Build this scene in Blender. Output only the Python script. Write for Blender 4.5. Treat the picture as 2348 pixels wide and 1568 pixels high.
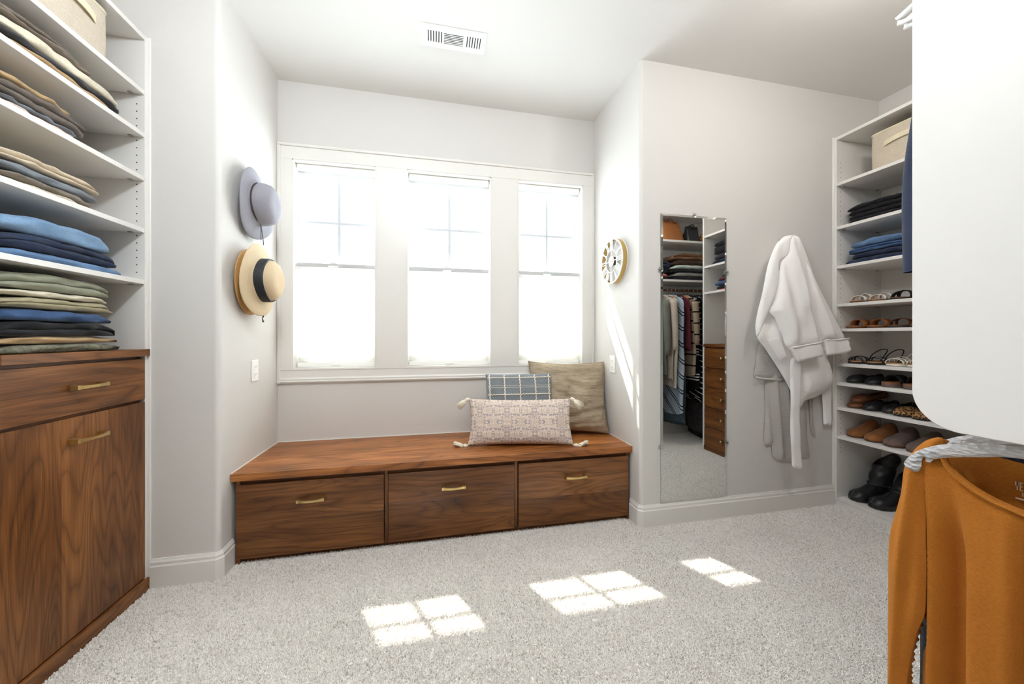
import bpy, bmesh, math, random
import numpy as np
from mathutils import Vector, Matrix, noise
from mathutils.geometry import delaunay_2d_cdt

PI = math.pi
scene = bpy.context.scene
COL = scene.collection
for o in list(bpy.data.objects):
    bpy.data.objects.remove(o, do_unlink=True)

# ---------------------------------------------------------------- camera, sky, sun, exposure
CAM_H = 1.1207
cam_d = bpy.data.cameras.new('camera')
cam_d.sensor_width = 36.0
cam_d.lens = 36.0 * 828.18 / 2348.0
cam_d.shift_y = -13.5 / 2348.0
cam_d.clip_start = 0.02
cam = bpy.data.objects.new('camera', cam_d)
cam.location = (0, 0, CAM_H)
cam.rotation_euler = (PI / 2, 0, -0.2114)
COL.objects.link(cam)
scene.camera = cam

world = bpy.data.worlds.new('sky')
scene.world = world
world.use_nodes = True
_bg = world.node_tree.nodes['Background']
_bg.inputs[0].default_value = (0.85, 0.935, 1.0, 1)
_bg.inputs[1].default_value = 5.3

sun_d = bpy.data.lights.new('sun', 'SUN')
sun_d.energy = 6.5
sun_d.angle = math.radians(0.6)
sun_d.color = (1.0, 0.95, 0.87)
sun = bpy.data.objects.new('sun', sun_d)
sun.location = (-3, 6, 6)
sun.rotation_euler = Vector((0.318, -0.635, -1.0)).to_track_quat('-Z', 'Y').to_euler()
COL.objects.link(sun)

scene.view_settings.view_transform = 'Standard'
scene.view_settings.look = 'None'
scene.view_settings.gamma = 1.0
scene.view_settings.use_curve_mapping = False
scene.view_settings.exposure = 1.28
cy = scene.cycles
cy.use_denoising = True
cy.max_bounces = 14
cy.diffuse_bounces = 8
cy.glossy_bounces = 5
cy.transmission_bounces = 10
cy.transparent_max_bounces = 16
cy.caustics_reflective = False
cy.caustics_refractive = False
cy.sample_clamp_indirect = 12.0
cy.sample_clamp_direct = 1.6

# ---------------------------------------------------------------- room numbers (metres)
XL, XR, YW, YM, YB, ZB, ZC = -0.967, 1.1775, 2.537, 1.908, 2.005, 0.45, 2.74
XCAB, XRU, XRW, ZRU, ZCT = -1.243, 2.605, 3.0, 2.439, 1.052
XLW = -1.655            # left wall
YR = 0.15               # rear wall face
WIN = [(-0.882, -0.381), (-0.182, 0.393), (0.589, 1.086)]
WZ0, WZ1 = 0.91, 2.245
random.seed(7)

# ---------------------------------------------------------------- node material helpers
class NT:
    def __init__(s, name):
        s.m = bpy.data.materials.new(name)
        s.m.use_nodes = True
        s.t = s.m.node_tree
        s.b = s.t.nodes['Principled BSDF']
        s.out = s.t.nodes['Material Output']
    def n(s, typ, **kw):
        nd = s.t.nodes.new(typ)
        for k, v in kw.items():
            if k.startswith('i_'):
                key = k[2:]
                key = int(key) if key.isdigit() else key.replace('_', ' ')
                nd.inputs[key].default_value = v
            else:
                setattr(nd, k, v)
        return nd
    def l(s, a, b):
        s.t.links.new(a, b)
    def math(s, op, a, b=None, clamp=False):
        nd = s.t.nodes.new('ShaderNodeMath'); nd.operation = op; nd.use_clamp = clamp
        for i, x in enumerate((a, b)):
            if x is None: continue
            if isinstance(x, (int, float)): nd.inputs[i].default_value = x
            else: s.l(x, nd.inputs[i])
        return nd.outputs[0]
    def ramp(s, fac, stops):
        nd = s.t.nodes.new('ShaderNodeValToRGB')
        cr = nd.color_ramp
        while len(cr.elements) < len(stops): cr.elements.new(0.5)
        for e, (p, c) in zip(cr.elements, stops):
            e.position = p; e.color = (*c, 1) if len(c) == 3 else c
        s.l(fac, nd.inputs[0])
        return nd.outputs[0]
    def mix(s, fac, a, b, mode='MIX'):
        nd = s.t.nodes.new('ShaderNodeMix'); nd.data_type = 'RGBA'; nd.blend_type = mode
        for key, x in ((0, fac), (6, a), (7, b)):
            if isinstance(x, (int, float)): nd.inputs[key].default_value = x
            elif isinstance(x, tuple): nd.inputs[key].default_value = (*x, 1) if len(x) == 3 else x
            else: s.l(x, nd.inputs[key])
        return nd.outputs[2]
    def coords(s, scale=(1, 1, 1), rnd=0.0, rot=(0, 0, 0)):
        tc = s.n('ShaderNodeTexCoord')
        src = tc.outputs['Object']
        if rnd:
            oi = s.n('ShaderNodeObjectInfo')
            va = s.n('ShaderNodeVectorMath', operation='SCALE')
            va.inputs[0].default_value = (1.0, 1.7, 2.3)
            mu = s.math('MULTIPLY', oi.outputs['Random'], rnd)
            s.l(mu, va.inputs['Scale'])
            ad = s.n('ShaderNodeVectorMath', operation='ADD')
            s.l(src, ad.inputs[0]); s.l(va.outputs[0], ad.inputs[1])
            src = ad.outputs[0]
        mp = s.n('ShaderNodeMapping')
        mp.inputs['Scale'].default_value = scale
        mp.inputs['Rotation'].default_value = rot
        s.l(src, mp.inputs[0])
        return mp.outputs[0]
    def noise(s, vec, scale, detail=3, rough=0.5, dist=0.0):
        nd = s.n('ShaderNodeTexNoise')
        nd.inputs['Scale'].default_value = scale
        nd.inputs['Detail'].default_value = detail
        nd.inputs['Roughness'].default_value = rough
        nd.inputs['Distortion'].default_value = dist
        s.l(vec, nd.inputs['Vector'])
        return nd.outputs['Fac']
    def bump(s, h, strength=0.3, dist=0.002):
        nd = s.n('ShaderNodeBump')
        nd.inputs['Strength'].default_value = strength
        nd.inputs['Distance'].default_value = dist
        s.l(h, nd.inputs['Height'])
        s.l(nd.outputs[0], s.b.inputs['Normal'])
        return nd
    def col(s, c):
        if isinstance(c, tuple): s.b.inputs['Base Color'].default_value = (*c, 1)
        else: s.l(c, s.b.inputs['Base Color'])
    def rough(s, r): s.b.inputs['Roughness'].default_value = r

def lin(r, g, b):
    f = lambda c: (c / 255 / 12.92) if c <= 10 else ((c / 255 + 0.055) / 1.055) ** 2.4
    return (f(r), f(g), f(b))

def plain(name, rgb, rough=0.5, metal=0.0, spec=0.5):
    t = NT(name); t.col(rgb); t.rough(rough)
    t.b.inputs['Metallic'].default_value = metal
    t.b.inputs['Specular IOR Level'].default_value = spec
    return t.m

def m_paint(name, rgb, rough=0.7, bump=0.25, scale=55):
    t = NT(name); v = t.coords()
    t.col(rgb); t.rough(rough)
    t.b.inputs['Specular IOR Level'].default_value = 0.3
    h = t.noise(v, scale, 3, 0.6)
    t.bump(h, bump, 0.0018)
    return t.m

def m_walnut(name, axis, light=1.0):
    """walnut: grain runs along axis 'X', 'Y' or 'Z'"""
    t = NT(name)
    st = {'X': (0.13, 1, 1), 'Y': (1, 0.13, 1), 'Z': (1, 1, 0.13)}[axis]
    fi = {'X': (0.02, 1, 1), 'Y': (1, 0.02, 1), 'Z': (1, 1, 0.02)}[axis]
    mi = {'X': (0.05, 1, 1), 'Y': (1, 0.05, 1), 'Z': (1, 1, 0.05)}[axis]
    kk = {'X': (0.45, 1, 1), 'Y': (1, 0.45, 1), 'Z': (1, 1, 0.45)}[axis]
    v = t.coords(st, rnd=37.0)
    base = t.noise(v, 5.5, 2, 0.45, 0.25)
    rings = t.math('SINE', t.math('MULTIPLY', base, 66.0))
    rings = t.math('POWER', t.math('ABSOLUTE', rings), 0.4)
    fine = t.noise(t.coords(fi, rnd=37.0), 330.0, 2, 0.6)
    mid = t.noise(t.coords(mi, rnd=37.0), 34.0, 3, 0.6)
    patch = t.noise(t.coords(kk, rnd=37.0), 3.0, 2, 0.5)
    g = t.math('ADD', t.math('MULTIPLY', rings, 0.15), t.math('MULTIPLY', fine, 0.30))
    g = t.math('ADD', g, t.math('MULTIPLY', mid, 0.30))
    g = t.math('ADD', g, t.math('MULTIPLY', patch, 0.40))
    dk, md, lt = lin(60, 32, 12), lin(106, 63, 29), lin(158, 104, 56)
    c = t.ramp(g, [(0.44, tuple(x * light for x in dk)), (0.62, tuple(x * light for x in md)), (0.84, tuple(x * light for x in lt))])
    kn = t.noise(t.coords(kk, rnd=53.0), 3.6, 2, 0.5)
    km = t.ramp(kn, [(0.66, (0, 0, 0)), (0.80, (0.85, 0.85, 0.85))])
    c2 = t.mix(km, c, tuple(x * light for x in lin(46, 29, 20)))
    t.col(c2)
    t.rough(0.36)
    t.b.inputs['Specular IOR Level'].default_value = 0.45
    t.bump(fine, 0.06, 0.001)
    return t.m

def m_fabric(name, rgb, rgb2=None, scale=420, rough=0.9, bump=0.35, sheen=0.15, mottled=0.12, stretch=(1, 1, 1)):
    t = NT(name); v = t.coords(stretch, rnd=11.0)
    if rgb2 is None: rgb2 = tuple(max(0.0, c * 0.72) for c in rgb)
    a = t.noise(v, scale, 2, 0.6)
    b = t.noise(v, 9.0, 3, 0.6)
    f = t.math('ADD', t.math('MULTIPLY', a, 0.8), t.math('MULTIPLY', b, 0.6 if mottled else 0.0))
    t.col(t.ramp(f, [(0.45, rgb2), (0.85, rgb)]))
    t.rough(rough)
    t.b.inputs['Sheen Weight'].default_value = sheen
    t.b.inputs['Specular IOR Level'].default_value = 0.15
    t.bump(a, bump, 0.0012)
    return t.m

M = {}
M['wall'] = m_paint('wall_paint', lin(214, 211, 207), 0.75, 0.22, 60)
M['ceil'] = m_paint('ceiling_paint', lin(228, 226, 223), 0.8, 0.12, 70)
M['trim'] = plain('trim_enamel', lin(228, 225, 220), 0.32)
M['mel'] = plain('white_melamine', lin(226, 223, 219), 0.42)
M['vinyl'] = plain('window_vinyl', lin(226, 227, 227), 0.35)
M['muntin'] = plain('backlit_grille_bar', lin(196, 199, 204), 0.4)  # white bars; their backlit grey is put into the colour
M['rail'] = plain('grey_shade_rail', lin(192, 193, 194), 0.4)
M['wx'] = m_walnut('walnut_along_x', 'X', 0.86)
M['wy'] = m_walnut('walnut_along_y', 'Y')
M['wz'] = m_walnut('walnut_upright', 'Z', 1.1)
M['wtop_glare'] = m_walnut('walnut_top_glare', 'X', 2.1)  # window glare on the bench seat put in as paler walnut
M['brass'] = plain('brushed_brass', (0.62, 0.46, 0.20), 0.30, 1.0)
M['dark'] = plain('hole_shadow', (0.02, 0.018, 0.016), 0.9)
M['chrome'] = plain('chrome', (0.8, 0.8, 0.8), 0.15, 1.0)
M['white_pl'] = plain('white_plastic', lin(244, 243, 240), 0.35)

def m_glass():
    t = NT('window_glass')
    tr = t.n('ShaderNodeBsdfTransparent'); tr.inputs[0].default_value = (0.97, 0.985, 0.98, 1)
    gl = t.n('ShaderNodeBsdfGlossy'); gl.inputs['Roughness'].default_value = 0.02
    mx = t.n('ShaderNodeMixShader'); mx.inputs[0].default_value = 0.05
    t.l(tr.outputs[0], mx.inputs[1]); t.l(gl.outputs[0], mx.inputs[2])
    t.l(mx.outputs[0], t.out.inputs[0])
    return t.m
M['glass'] = m_glass()

def m_shade():
    t = NT('cellular_shade_fabric')
    di = t.n('ShaderNodeBsdfDiffuse'); di.inputs[0].default_value = (0.90, 0.89, 0.87, 1)
    tl = t.n('ShaderNodeBsdfTranslucent'); tl.inputs[0].default_value = (0.93, 0.92, 0.90, 1)
    mx = t.n('ShaderNodeMixShader'); mx.inputs[0].default_value = 0.55
    t.l(di.outputs[0], mx.inputs[1]); t.l(tl.outputs[0], mx.inputs[2])
    t.l(mx.outputs[0], t.out.inputs[0])
    return t.m
M['shade'] = m_shade()

def m_mirror():
    t = NT('silvered_mirror'); t.col((0.90, 0.92, 0.91)); t.rough(0.0)
    t.b.inputs['Metallic'].default_value = 1.0
    return t.m
M['mirror'] = m_mirror()

def m_carpet():
    t = NT('cut_pile_carpet'); v = t.coords((1, 1, 1))
    a = t.noise(v, 150, 2, 0.65, 0.6)
    b = t.noise(v, 42, 2, 0.5)
    g = t.noise(v, 1.7, 2, 0.5)
    f = t.math('ADD', t.math('MULTIPLY', a, 0.9), t.math('MULTIPLY', b, 0.22))
    f = t.math('ADD', f, t.math('MULTIPLY', g, 0.12))
    t.col(t.ramp(f, [(0.40, lin(120, 108, 97)), (0.56, lin(196, 187, 178)), (0.76, lin(226, 220, 213))]))
    t.rough(0.95)
    t.b.inputs['Specular IOR Level'].default_value = 0.05
    t.b.inputs['Sheen Weight'].default_value = 0.2
    t.bump(f, 0.9, 0.010)
    return t.m
M['carpet'] = m_carpet()

# ---------------------------------------------------------------- object helpers
WL = {}                                     # world location of every object, for parenting
def wl(o): return WL.get(o.name, Vector((0, 0, 0))) if o else Vector((0, 0, 0))

def tag(o, label=None, cat=None, group=None, kind=None):
    if label: o['label'] = label
    if cat: o['category'] = cat
    if group: o['group'] = group
    if kind: o['kind'] = kind
    return o

def empty(name, loc, label=None, cat=None, group=None, rz=0.0, kind=None, parent=None):
    o = bpy.data.objects.new(name, None)
    o.empty_display_size = 0.05
    COL.objects.link(o)
    loc = Vector(loc)
    if parent: o.parent = parent; o.location = loc - wl(parent)
    else: o.location = loc
    o.rotation_euler = (0, 0, rz)
    WL[o.name] = loc
    return tag(o, label, cat, group, kind)

def mk(name, verts, faces, mat, parent=None, local=False, smooth=False, mats=None, fmat=None):
    """mesh object; verts in world coords unless local (then relative to parent)"""
    vs = [Vector(v) for v in verts]
    if not local:
        xs = [v.x for v in vs]; ys = [v.y for v in vs]; zs = [v.z for v in vs]
        org = Vector(((min(xs) + max(xs)) / 2, (min(ys) + max(ys)) / 2, min(zs)))
    else:
        org = Vector((0, 0, 0))
    me = bpy.data.meshes.new(name)
    me.from_pydata([tuple(v - org) for v in vs], [], faces)
    if mats:
        for m_ in mats: me.materials.append(m_)
        if fmat: me.polygons.foreach_set('material_index', fmat)
    else:
        me.materials.append(mat)
    if smooth: me.polygons.foreach_set('use_smooth', [True] * len(me.polygons))
    me.update()
    o = bpy.data.objects.new(name, me)
    COL.objects.link(o)
    if parent: o.parent = parent
    o.location = Vector((0, 0, 0)) if local else org - wl(parent)
    WL[o.name] = wl(parent) if local else org
    return o

class MB:
    def __init__(s): s.v = []; s.f = []
    def add(s, v, f):
        n = len(s.v); s.v += [tuple(p) for p in v]; s.f += [tuple(i + n for i in q) for q in f]; return s
    def box(s, x0, x1, y0, y1, z0, z1, bev=0.0):
        if bev <= 0:
            v = [(x0,y0,z0),(x1,y0,z0),(x1,y1,z0),(x0,y1,z0),(x0,y0,z1),(x1,y0,z1),(x1,y1,z1),(x0,y1,z1)]
            f = [(0,3,2,1),(4,5,6,7),(0,1,5,4),(1,2,6,5),(2,3,7,6),(3,0,4,7)]
            return s.add(v, f)
        b = min(bev, (x1-x0)*0.45, (y1-y0)*0.45, (z1-z0)*0.45)
        bm = bmesh.new()
        bmesh.ops.create_cube(bm, size=1.0)
        for vv in bm.verts:
            vv.co = Vector(((x0+x1)/2 + vv.co.x*(x1-x0), (y0+y1)/2 + vv.co.y*(y1-y0), (z0+z1)/2 + vv.co.z*(z1-z0)))
        bmesh.ops.bevel(bm, geom=bm.edges[:], offset=b, segments=1, affect='EDGES', profile=0.5)
        bm.verts.ensure_lookup_table(); bm.verts.index_update()
        s.add([v.co[:] for v in bm.verts], [[v.index for v in f.verts] for f in bm.faces])
        bm.free(); return s
    def prism(s, poly, z0, z1):
        n = len(poly)
        v = [(x, y, z0) for x, y in poly] + [(x, y, z1) for x, y in poly]
        f = [tuple(range(n))[::-1], tuple(range(n, 2*n))] + [(i, (i+1) % n, n+(i+1) % n, n+i) for i in range(n)]
        return s.add(v, f)
    def tube(s, pts, r, seg=8, flat=None, cap=True):
        """round tube through pts; r number or list; flat=(a,b) scales the two frame axes"""
        pts = [Vector(p) for p in pts]; n = len(pts)
        rs = r if isinstance(r, (list, tuple)) else [r]*n
        vs = []; up = None
        for i, p in enumerate(pts):
            d = (pts[min(i+1, n-1)] - pts[max(i-1, 0)]).normalized()
            if up is None:
                up = Vector((0, 0, 1)) if abs(d.z) < 0.9 else Vector((1, 0, 0))
            a = d.cross(up)
            if a.length < 1e-6: a = d.cross(Vector((0, 1, 0)))
            a.normalize(); b = a.cross(d).normalized(); up = b
            fa, fb = flat if flat else (1, 1)
            for k in range(seg):
                t = 2*PI*k/seg
                vs.append(p + a*math.cos(t)*rs[i]*fa + b*math.sin(t)*rs[i]*fb)
        f = []
        for i in range(n-1):
            for k in range(seg):
                f.append((i*seg+k, i*seg+(k+1) % seg, (i+1)*seg+(k+1) % seg, (i+1)*seg+k))
        if cap:
            f.append(tuple(range(seg))[::-1]); f.append(tuple(range((n-1)*seg, n*seg)))
        return s.add(vs, f)
    def lathe(s, prof, seg=32, center=(0, 0, 0), axis='Z'):
        vs = []
        for r, h in prof:
            for k in range(seg):
                t = 2*PI*k/seg
                if axis == 'Z': p = (r*math.cos(t), r*math.sin(t), h)
                elif axis == 'X': p = (h, r*math.cos(t), r*math.sin(t))
                else: p = (r*math.cos(t), h, r*math.sin(t))
                vs.append((p[0]+center[0], p[1]+center[1], p[2]+center[2]))
        f = []
        for i in range(len(prof)-1):
            for k in range(seg):
                f.append((i*seg+k, i*seg+(k+1) % seg, (i+1)*seg+(k+1) % seg, (i+1)*seg+k))
        f.append(tuple(range(seg))[::-1]); f.append(tuple(range((len(prof)-1)*seg, len(prof)*seg)))
        return s.add(vs, f)
    def sweep(s, prof, path, closed=False):
        """prof: (out, z) points, swept along a plan polyline of (x, y); 'out' to the left of the travel direction"""
        n = len(path); P = [Vector((p[0], p[1])) for p in path]
        rows = []
        for i in range(n):
            d0 = (P[i]-P[i-1]).normalized() if (i > 0) else (P[1]-P[0]).normalized()
            d1 = (P[i+1]-P[i]).normalized() if (i < n-1) else d0
            n0 = Vector((-d0.y, d0.x)); n1 = Vector((-d1.y, d1.x))
            mdir = (n0+n1).normalized(); k = 1.0/max(0.2, mdir.dot(n0))
            rows.append([(P[i].x+mdir.x*o*k, P[i].y+mdir.y*o*k, z) for o, z in prof])
        m_ = len(prof); v = [p for r in rows for p in r]; f = []
        for i in range(n-1):
            for j in range(m_):
                f.append((i*m_+j, i*m_+(j+1) % m_, (i+1)*m_+(j+1) % m_, (i+1)*m_+j))
        f.append(tuple(range(m_))); f.append(tuple(range((n-1)*m_, n*m_))[::-1])
        return s.add(v, f)
    def build(s, name, mat, parent=None, local=False, smooth=False):
        o = mk(name, s.v, s.f, mat, parent, local, smooth)
        return o

def fix(o):
    bm = bmesh.new(); bm.from_mesh(o.data)
    bmesh.ops.recalc_face_normals(bm, faces=bm.faces[:]); bm.to_mesh(o.data); bm.free()
    return o

def struct(o): o['kind'] = 'structure'; return o

# ---------------------------------------------------------------- the room shell
def arc_corner(cx, cy, r, a0, a1, n=6):
    return [(cx + r*math.cos(a0+(a1-a0)*i/n), cy + r*math.sin(a0+(a1-a0)*i/n)) for i in range(n+1)]

YOUT = YW + 0.17
mb = MB().box(XLW-0.3, XRW+0.3, -2.6, YOUT, -0.12, 0.0)
struct(mb.build('floor', M['carpet']))
struct(MB().box(XLW-0.3, XRW+0.3, -2.6, YOUT, ZC, ZC+0.12).build('ceiling', M['ceil']))
RB = 0.022
pier_l = [(XLW-0.02, YM), ] + arc_corner(XL-RB, YM+RB, RB, -PI/2, 0) + [(XL, YOUT), (XLW-0.02, YOUT)]
struct(MB().prism(pier_l, 0, ZC).build('wall_nook_left', M['wall']))
pier_r = [(XR, YOUT), ] + arc_corner(XR+RB, YM+RB, RB, PI, 1.5*PI) + [(XRW+0.02, YM), (XRW+0.02, YOUT)]
struct(MB().prism(pier_r, 0, ZC).build('wall_nook_right', M['wall']))
WF = YW + 0.004
mb = MB()
mb.box(XL, XR, WF, YOUT, 0, WZ0-0.005); mb.box(XL, XR, WF, YOUT, WZ1+0.005, ZC)
for a, b in [(XL, WIN[0][0]), (WIN[0][1], WIN[1][0]), (WIN[1][1], WIN[2][0]), (WIN[2][1], XR)]:
    mb.box(a, b, WF, YOUT, WZ0-0.005, WZ1+0.005)
struct(mb.build('wall_back', M['wall']))
struct(MB().box(XLW-0.12, XLW, -0.0, YM, 0, ZC).build('wall_left', M['wall']))
struct(MB().box(XRW, XRW+0.12, YR-0.12, YM, 0, ZC).build('wall_right', M['wall']))
DX0, DX1, DZ = -0.62, 0.80, 2.30     # doorway the photograph is taken from
mb = MB().box(DX1, XRW, YR-0.12, YR, 0, ZC).box(XLW, DX0, YR-0.12, YR, 0, ZC).box(DX0, DX1, YR-0.12, YR, DZ, ZC)
struct(mb.build('wall_rear', M['wall']))
# the room behind the doorway
mb = MB().box(XLW-0.12, XLW, -2.4, YR-0.12, 0, ZC).box(XRW, XRW+0.12, -2.4, YR-0.12, 0, ZC).box(XLW-0.12, XRW+0.12, -2.52, -2.4, 0, ZC)
struct(mb.build('wall_hall', M['wall']))
# roof overhang outside, which trims the top of the sun patches
struct(MB().box(XL-1.5, XR+1.5, YOUT, 3.15, 2.80, 2.98).build('roof_eave', M['trim']))

# baseboards
BP = [(0, 0), (0.015, 0), (0.015, 0.098), (0.011, 0.104), (0.011, 0.116), (0.007, 0.122), (0.004, 0.130), (0, 0.130)]
def baseboard(name, path):
    o = MB().sweep(BP, path).build(name, M['trim']); fix(o); return struct(o)
ch = 0.016
baseboard('baseboard_left', [(XL, YB+0.012), (XL, YM+ch), (XL-ch, YM), (XCAB+0.014, YM)])
baseboard('baseboard_right', [(XRU-0.014, YM), (XR+ch, YM), (XR, YM+ch), (XR, YB+0.012)])

# ---------------------------------------------------------------- window casing, windows, shades
YT = YW - 0.012                      # face of the casing
n_trim = [0]
def trim(mb, smooth=False):
    n_trim[0] += 1
    return struct(mb.build('trim_%d' % n_trim[0], M['trim'], None, False, smooth))
trim(MB().box(XL, XR, YT+0.004, WF, WZ1, 2.325, 0.002).box(XL, XR, YT-0.004, WF, 2.325, 2.342, 0.003))
trim(MB().box(XL, WIN[0][0], YT+0.004, WF, 0.90, WZ1, 0.002).box(XL, XL+0.018, YT-0.004, WF, 0.82, 2.325, 0.003))
trim(MB().box(WIN[2][1], XR, YT+0.004, WF, 0.90, WZ1, 0.002).box(XR-0.018, XR, YT-0.004, WF, 0.82, 2.325, 0.003))
trim(MB().box(WIN[0][1], WIN[1][0], YT+0.004, WF, WZ0, WZ1, 0.001))
trim(MB().box(WIN[1][1], WIN[2][0], YT+0.004, WF, WZ0, WZ1, 0.001))
apron = [(0, 0.820), (0.012, 0.820), (0.012, 0.826), (0.022, 0.829), (0.022, 0.835), (0.018, 0.838), (0.020, 0.848),
         (0.013, 0.853), (0.011, 0.858), (0.011, 0.902), (0.015, 0.905), (0.015, 0.9095), (0, 0.9095)]
o = MB().sweep(apron, [(XR, WF), (XL, WF)]).build('trim_6', M['trim']); fix(o); struct(o)
# thin bead round every opening
for a, b in WIN:
    mbb = MB()
    mbb.box(a-0.007, a, YT, YT+0.006, WZ0, WZ1+0.007).box(b, b+0.007, YT, YT+0.006, WZ0, WZ1+0.007).box(a, b, YT, YT+0.006, WZ1, WZ1+0.007)
    n_trim[0] = max(n_trim[0], 6)
    trim(mbb)

def make_window(i, a, b):
    w = empty('window_%d' % i, ((a+b)/2, YW+0.05, WZ0), kind='structure')
    JD = 0.085
    mb = MB()                                        # jamb liner and sill
    mb.box(a-0.002, a+0.006, YT+0.004, YW+0.16, WZ0, WZ1).box(b-0.006, b+0.002, YT+0.004, YW+0.16, WZ0, WZ1)
    mb.box(a, b, YT+0.004, YW+0.16, WZ1-0.006, WZ1+0.002).box(a, b, YT+0.002, YW+0.16, WZ0-0.004, WZ0+0.005)
    mb.build('jamb', M['trim'], w)
    y0, y1 = YW+JD, YW+JD+0.05
    mb = MB().box(a+0.006, a+0.022, y0, y1, WZ0+0.005, WZ1-0.006).box(b-0.022, b-0.006, y0, y1, WZ0+0.005, WZ1-0.006)
    mb.box(a+0.022, b-0.022, y0, y1, WZ1-0.030, WZ1-0.006).box(a+0.022, b-0.022, y0, y1, WZ0+0.005, WZ0+0.026)
    mb.build('frame', M['vinyl'], w)
    gx0, gx1, gz0, gz1 = a+0.044, b-0.044, 1.600, 2.186
    y0, y1 = YW+JD+0.012, YW+JD+0.044
    mb = MB().box(a+0.022, gx0, y0, y1, 1.565, WZ1-0.030).box(gx1, b-0.022, y0, y1, 1.565, WZ1-0.030)
    mb.box(gx0, gx1, y0, y1, gz1, WZ1-0.030).box(gx0, gx1, y0, y1, 1.565, gz0)
    mb.build('upper_sash', M['vinyl'], w)
    y0, y1 = YW+JD+0.002, YW+JD+0.034
    mb = MB().box(a+0.022, gx0, y0, y1, WZ0+0.026, 1.565).box(gx1, b-0.022, y0, y1, WZ0+0.026, 1.565)
    mb.box(gx0, gx1, y0, y1, 1.53, 1.565).box(gx0, gx1, y0, y1, WZ0+0.026, WZ0+0.075)
    mb.build('lower_sash', M['vinyl'], w)
    xm, zm = (a+b)/2, 1.882
    gy = YW+JD+0.026
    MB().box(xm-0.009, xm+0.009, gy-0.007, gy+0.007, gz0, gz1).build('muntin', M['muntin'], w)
    for x0, x1 in ((gx0, xm-0.009), (xm+0.009, gx1)):
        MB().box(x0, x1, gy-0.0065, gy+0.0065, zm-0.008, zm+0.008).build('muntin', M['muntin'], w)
        for z0, z1 in ((gz0, zm-0.008), (zm+0.008, gz1)):
            MB().box(x0, x1, gy-0.002, gy+0.002, z0, z1).build('pane', M['glass'], w)
    gy = YW+JD+0.018
    MB().box(gx0, gx1, gy-0.002, gy+0.002, WZ0+0.075, 1.53).build('pane', M['glass'], w)

SHL = ['pleated white shade in the window nearest the hats', 'pleated white shade in the wide middle window',
       'pleated white shade in the window above the pillows']
def make_shade(i, a, b):
    s = empty('cellular_shade', ((a+b)/2, YW+0.06, WZ0+0.005), SHL[i], 'shade', 'pleated window shades')
    x0, x1 = a+0.012, b-0.012
    ya, yb = YW+0.040, YW+0.066
    MB().box(x0, x1, ya-0.004, yb+0.006, 2.203, 2.239, 0.003).build('head_rail', M['white_pl'], s)
    tr = MB().box(x0, x1, ya, yb, 1.574, 1.600, 0.003).build('top_rail', M['rail'], s)
    xm = (a+b)/2 - 0.02
    MB().box(xm-0.03, xm+0.03, ya-0.012, ya+0.004, 1.569, 1.582, 0.003).box(xm-0.022, xm+0.022, ya+0.002, ya+0.010, 1.599, 1.612, 0.003).build('handle', M['white_pl'], tr)
    br = MB().box(x0, x1, ya, yb, WZ0+0.009, WZ0+0.036, 0.003).build('bottom_rail', M['white_pl'], s)
    xm = (a+b)/2
    MB().box(xm-0.03, xm+0.03, ya-0.010, ya+0.003, WZ0+0.016, WZ0+0.028, 0.003).build('handle', M['white_pl'], br)
    # pleats: open cells above, packed cells at the bottom
    zs = []
    z = 1.575; zb = WZ0+0.036
    while z > zb+0.05: zs.append(z); z -= 0.0095
    while z > zb: zs.append(z); z -= 0.0034
    zs.append(zb)
    v = []; f = []
    for sgn, ym in ((-1, ya+0.001), (1, yb-0.001)):
        base = len(v)
        for k, zz in enumerate(zs):
            y = ym + (0.0 if k % 2 else -sgn*0.008)
            v += [(x0+0.002, y, zz), (x1-0.002, y, zz)]
        for k in range(len(zs)-1):
            q = (base+2*k, base+2*k+1, base+2*k+3, base+2*k+2)
            f.append(q if sgn > 0 else q[::-1])
    mk('fabric', v, f, M['shade'], s)

for i, (a, b) in enumerate(WIN):
    make_window(i+1, a, b)
    make_shade(i, a, b)

# ---------------------------------------------------------------- brass pull
def pull_mesh(mb, cx, cy, cz, L, axis, out):
    """arched pull; axis 'X' or 'Y' is its long direction, out = (x, y) pointing away from the drawer front"""
    ox, oy = out
    def P(t, o, z): return (cx + (t if axis == 'X' else 0) + ox*o, cy + (t if axis == 'Y' else 0) + oy*o, cz + z)
    h = L/2
    for s_ in (-1, 1):
        ring = []
        for o in (0.0, 0.006, 0.026):
            w = 0.010 if o < 0.01 else 0.0075
            ring.append([P(s_*(h-0.010)+dx*w, o, dz*w) for dx, dz in ((-1, -1), (1, -1), (1, 1), (-1, 1))])
        v = [p for r in ring for p in r]
        f = [(i*4+k, i*4+(k+1) % 4, i*4+4+(k+1) % 4, i*4+4+k) for i in range(2) for k in range(4)] + [(0, 1, 2, 3), (8, 9, 10, 11)]
        mb.add(v, f)
    n = 12; v = []
    for i in range(n+1):
        t = -1+2*i/n
        o = 0.020 + 0.012*(1-t*t); w = 0.0062+0.0012*t*t; th = 0.0045
        tt = t*(h-0.008)
        v += [P(tt, o, -w), P(tt, o+th, -w*0.8), P(tt, o+th, w*0.8), P(tt, o, w)]
    f = [(i*4+k, i*4+(k+1) % 4, i*4+4+(k+1) % 4, i*4+4+k) for i in range(n) for k in range(4)] + [(0, 1, 2, 3), (n*4, n*4+1, n*4+2, n*4+3)]
    mb.add(v, f)
def pull(parent, cx, cy, cz, axis, out, L=0.133):
    mb = MB(); pull_mesh(mb, cx, cy, cz, L, axis, out)
    return fix(mb.build('handle', M['brass'], parent))

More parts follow.
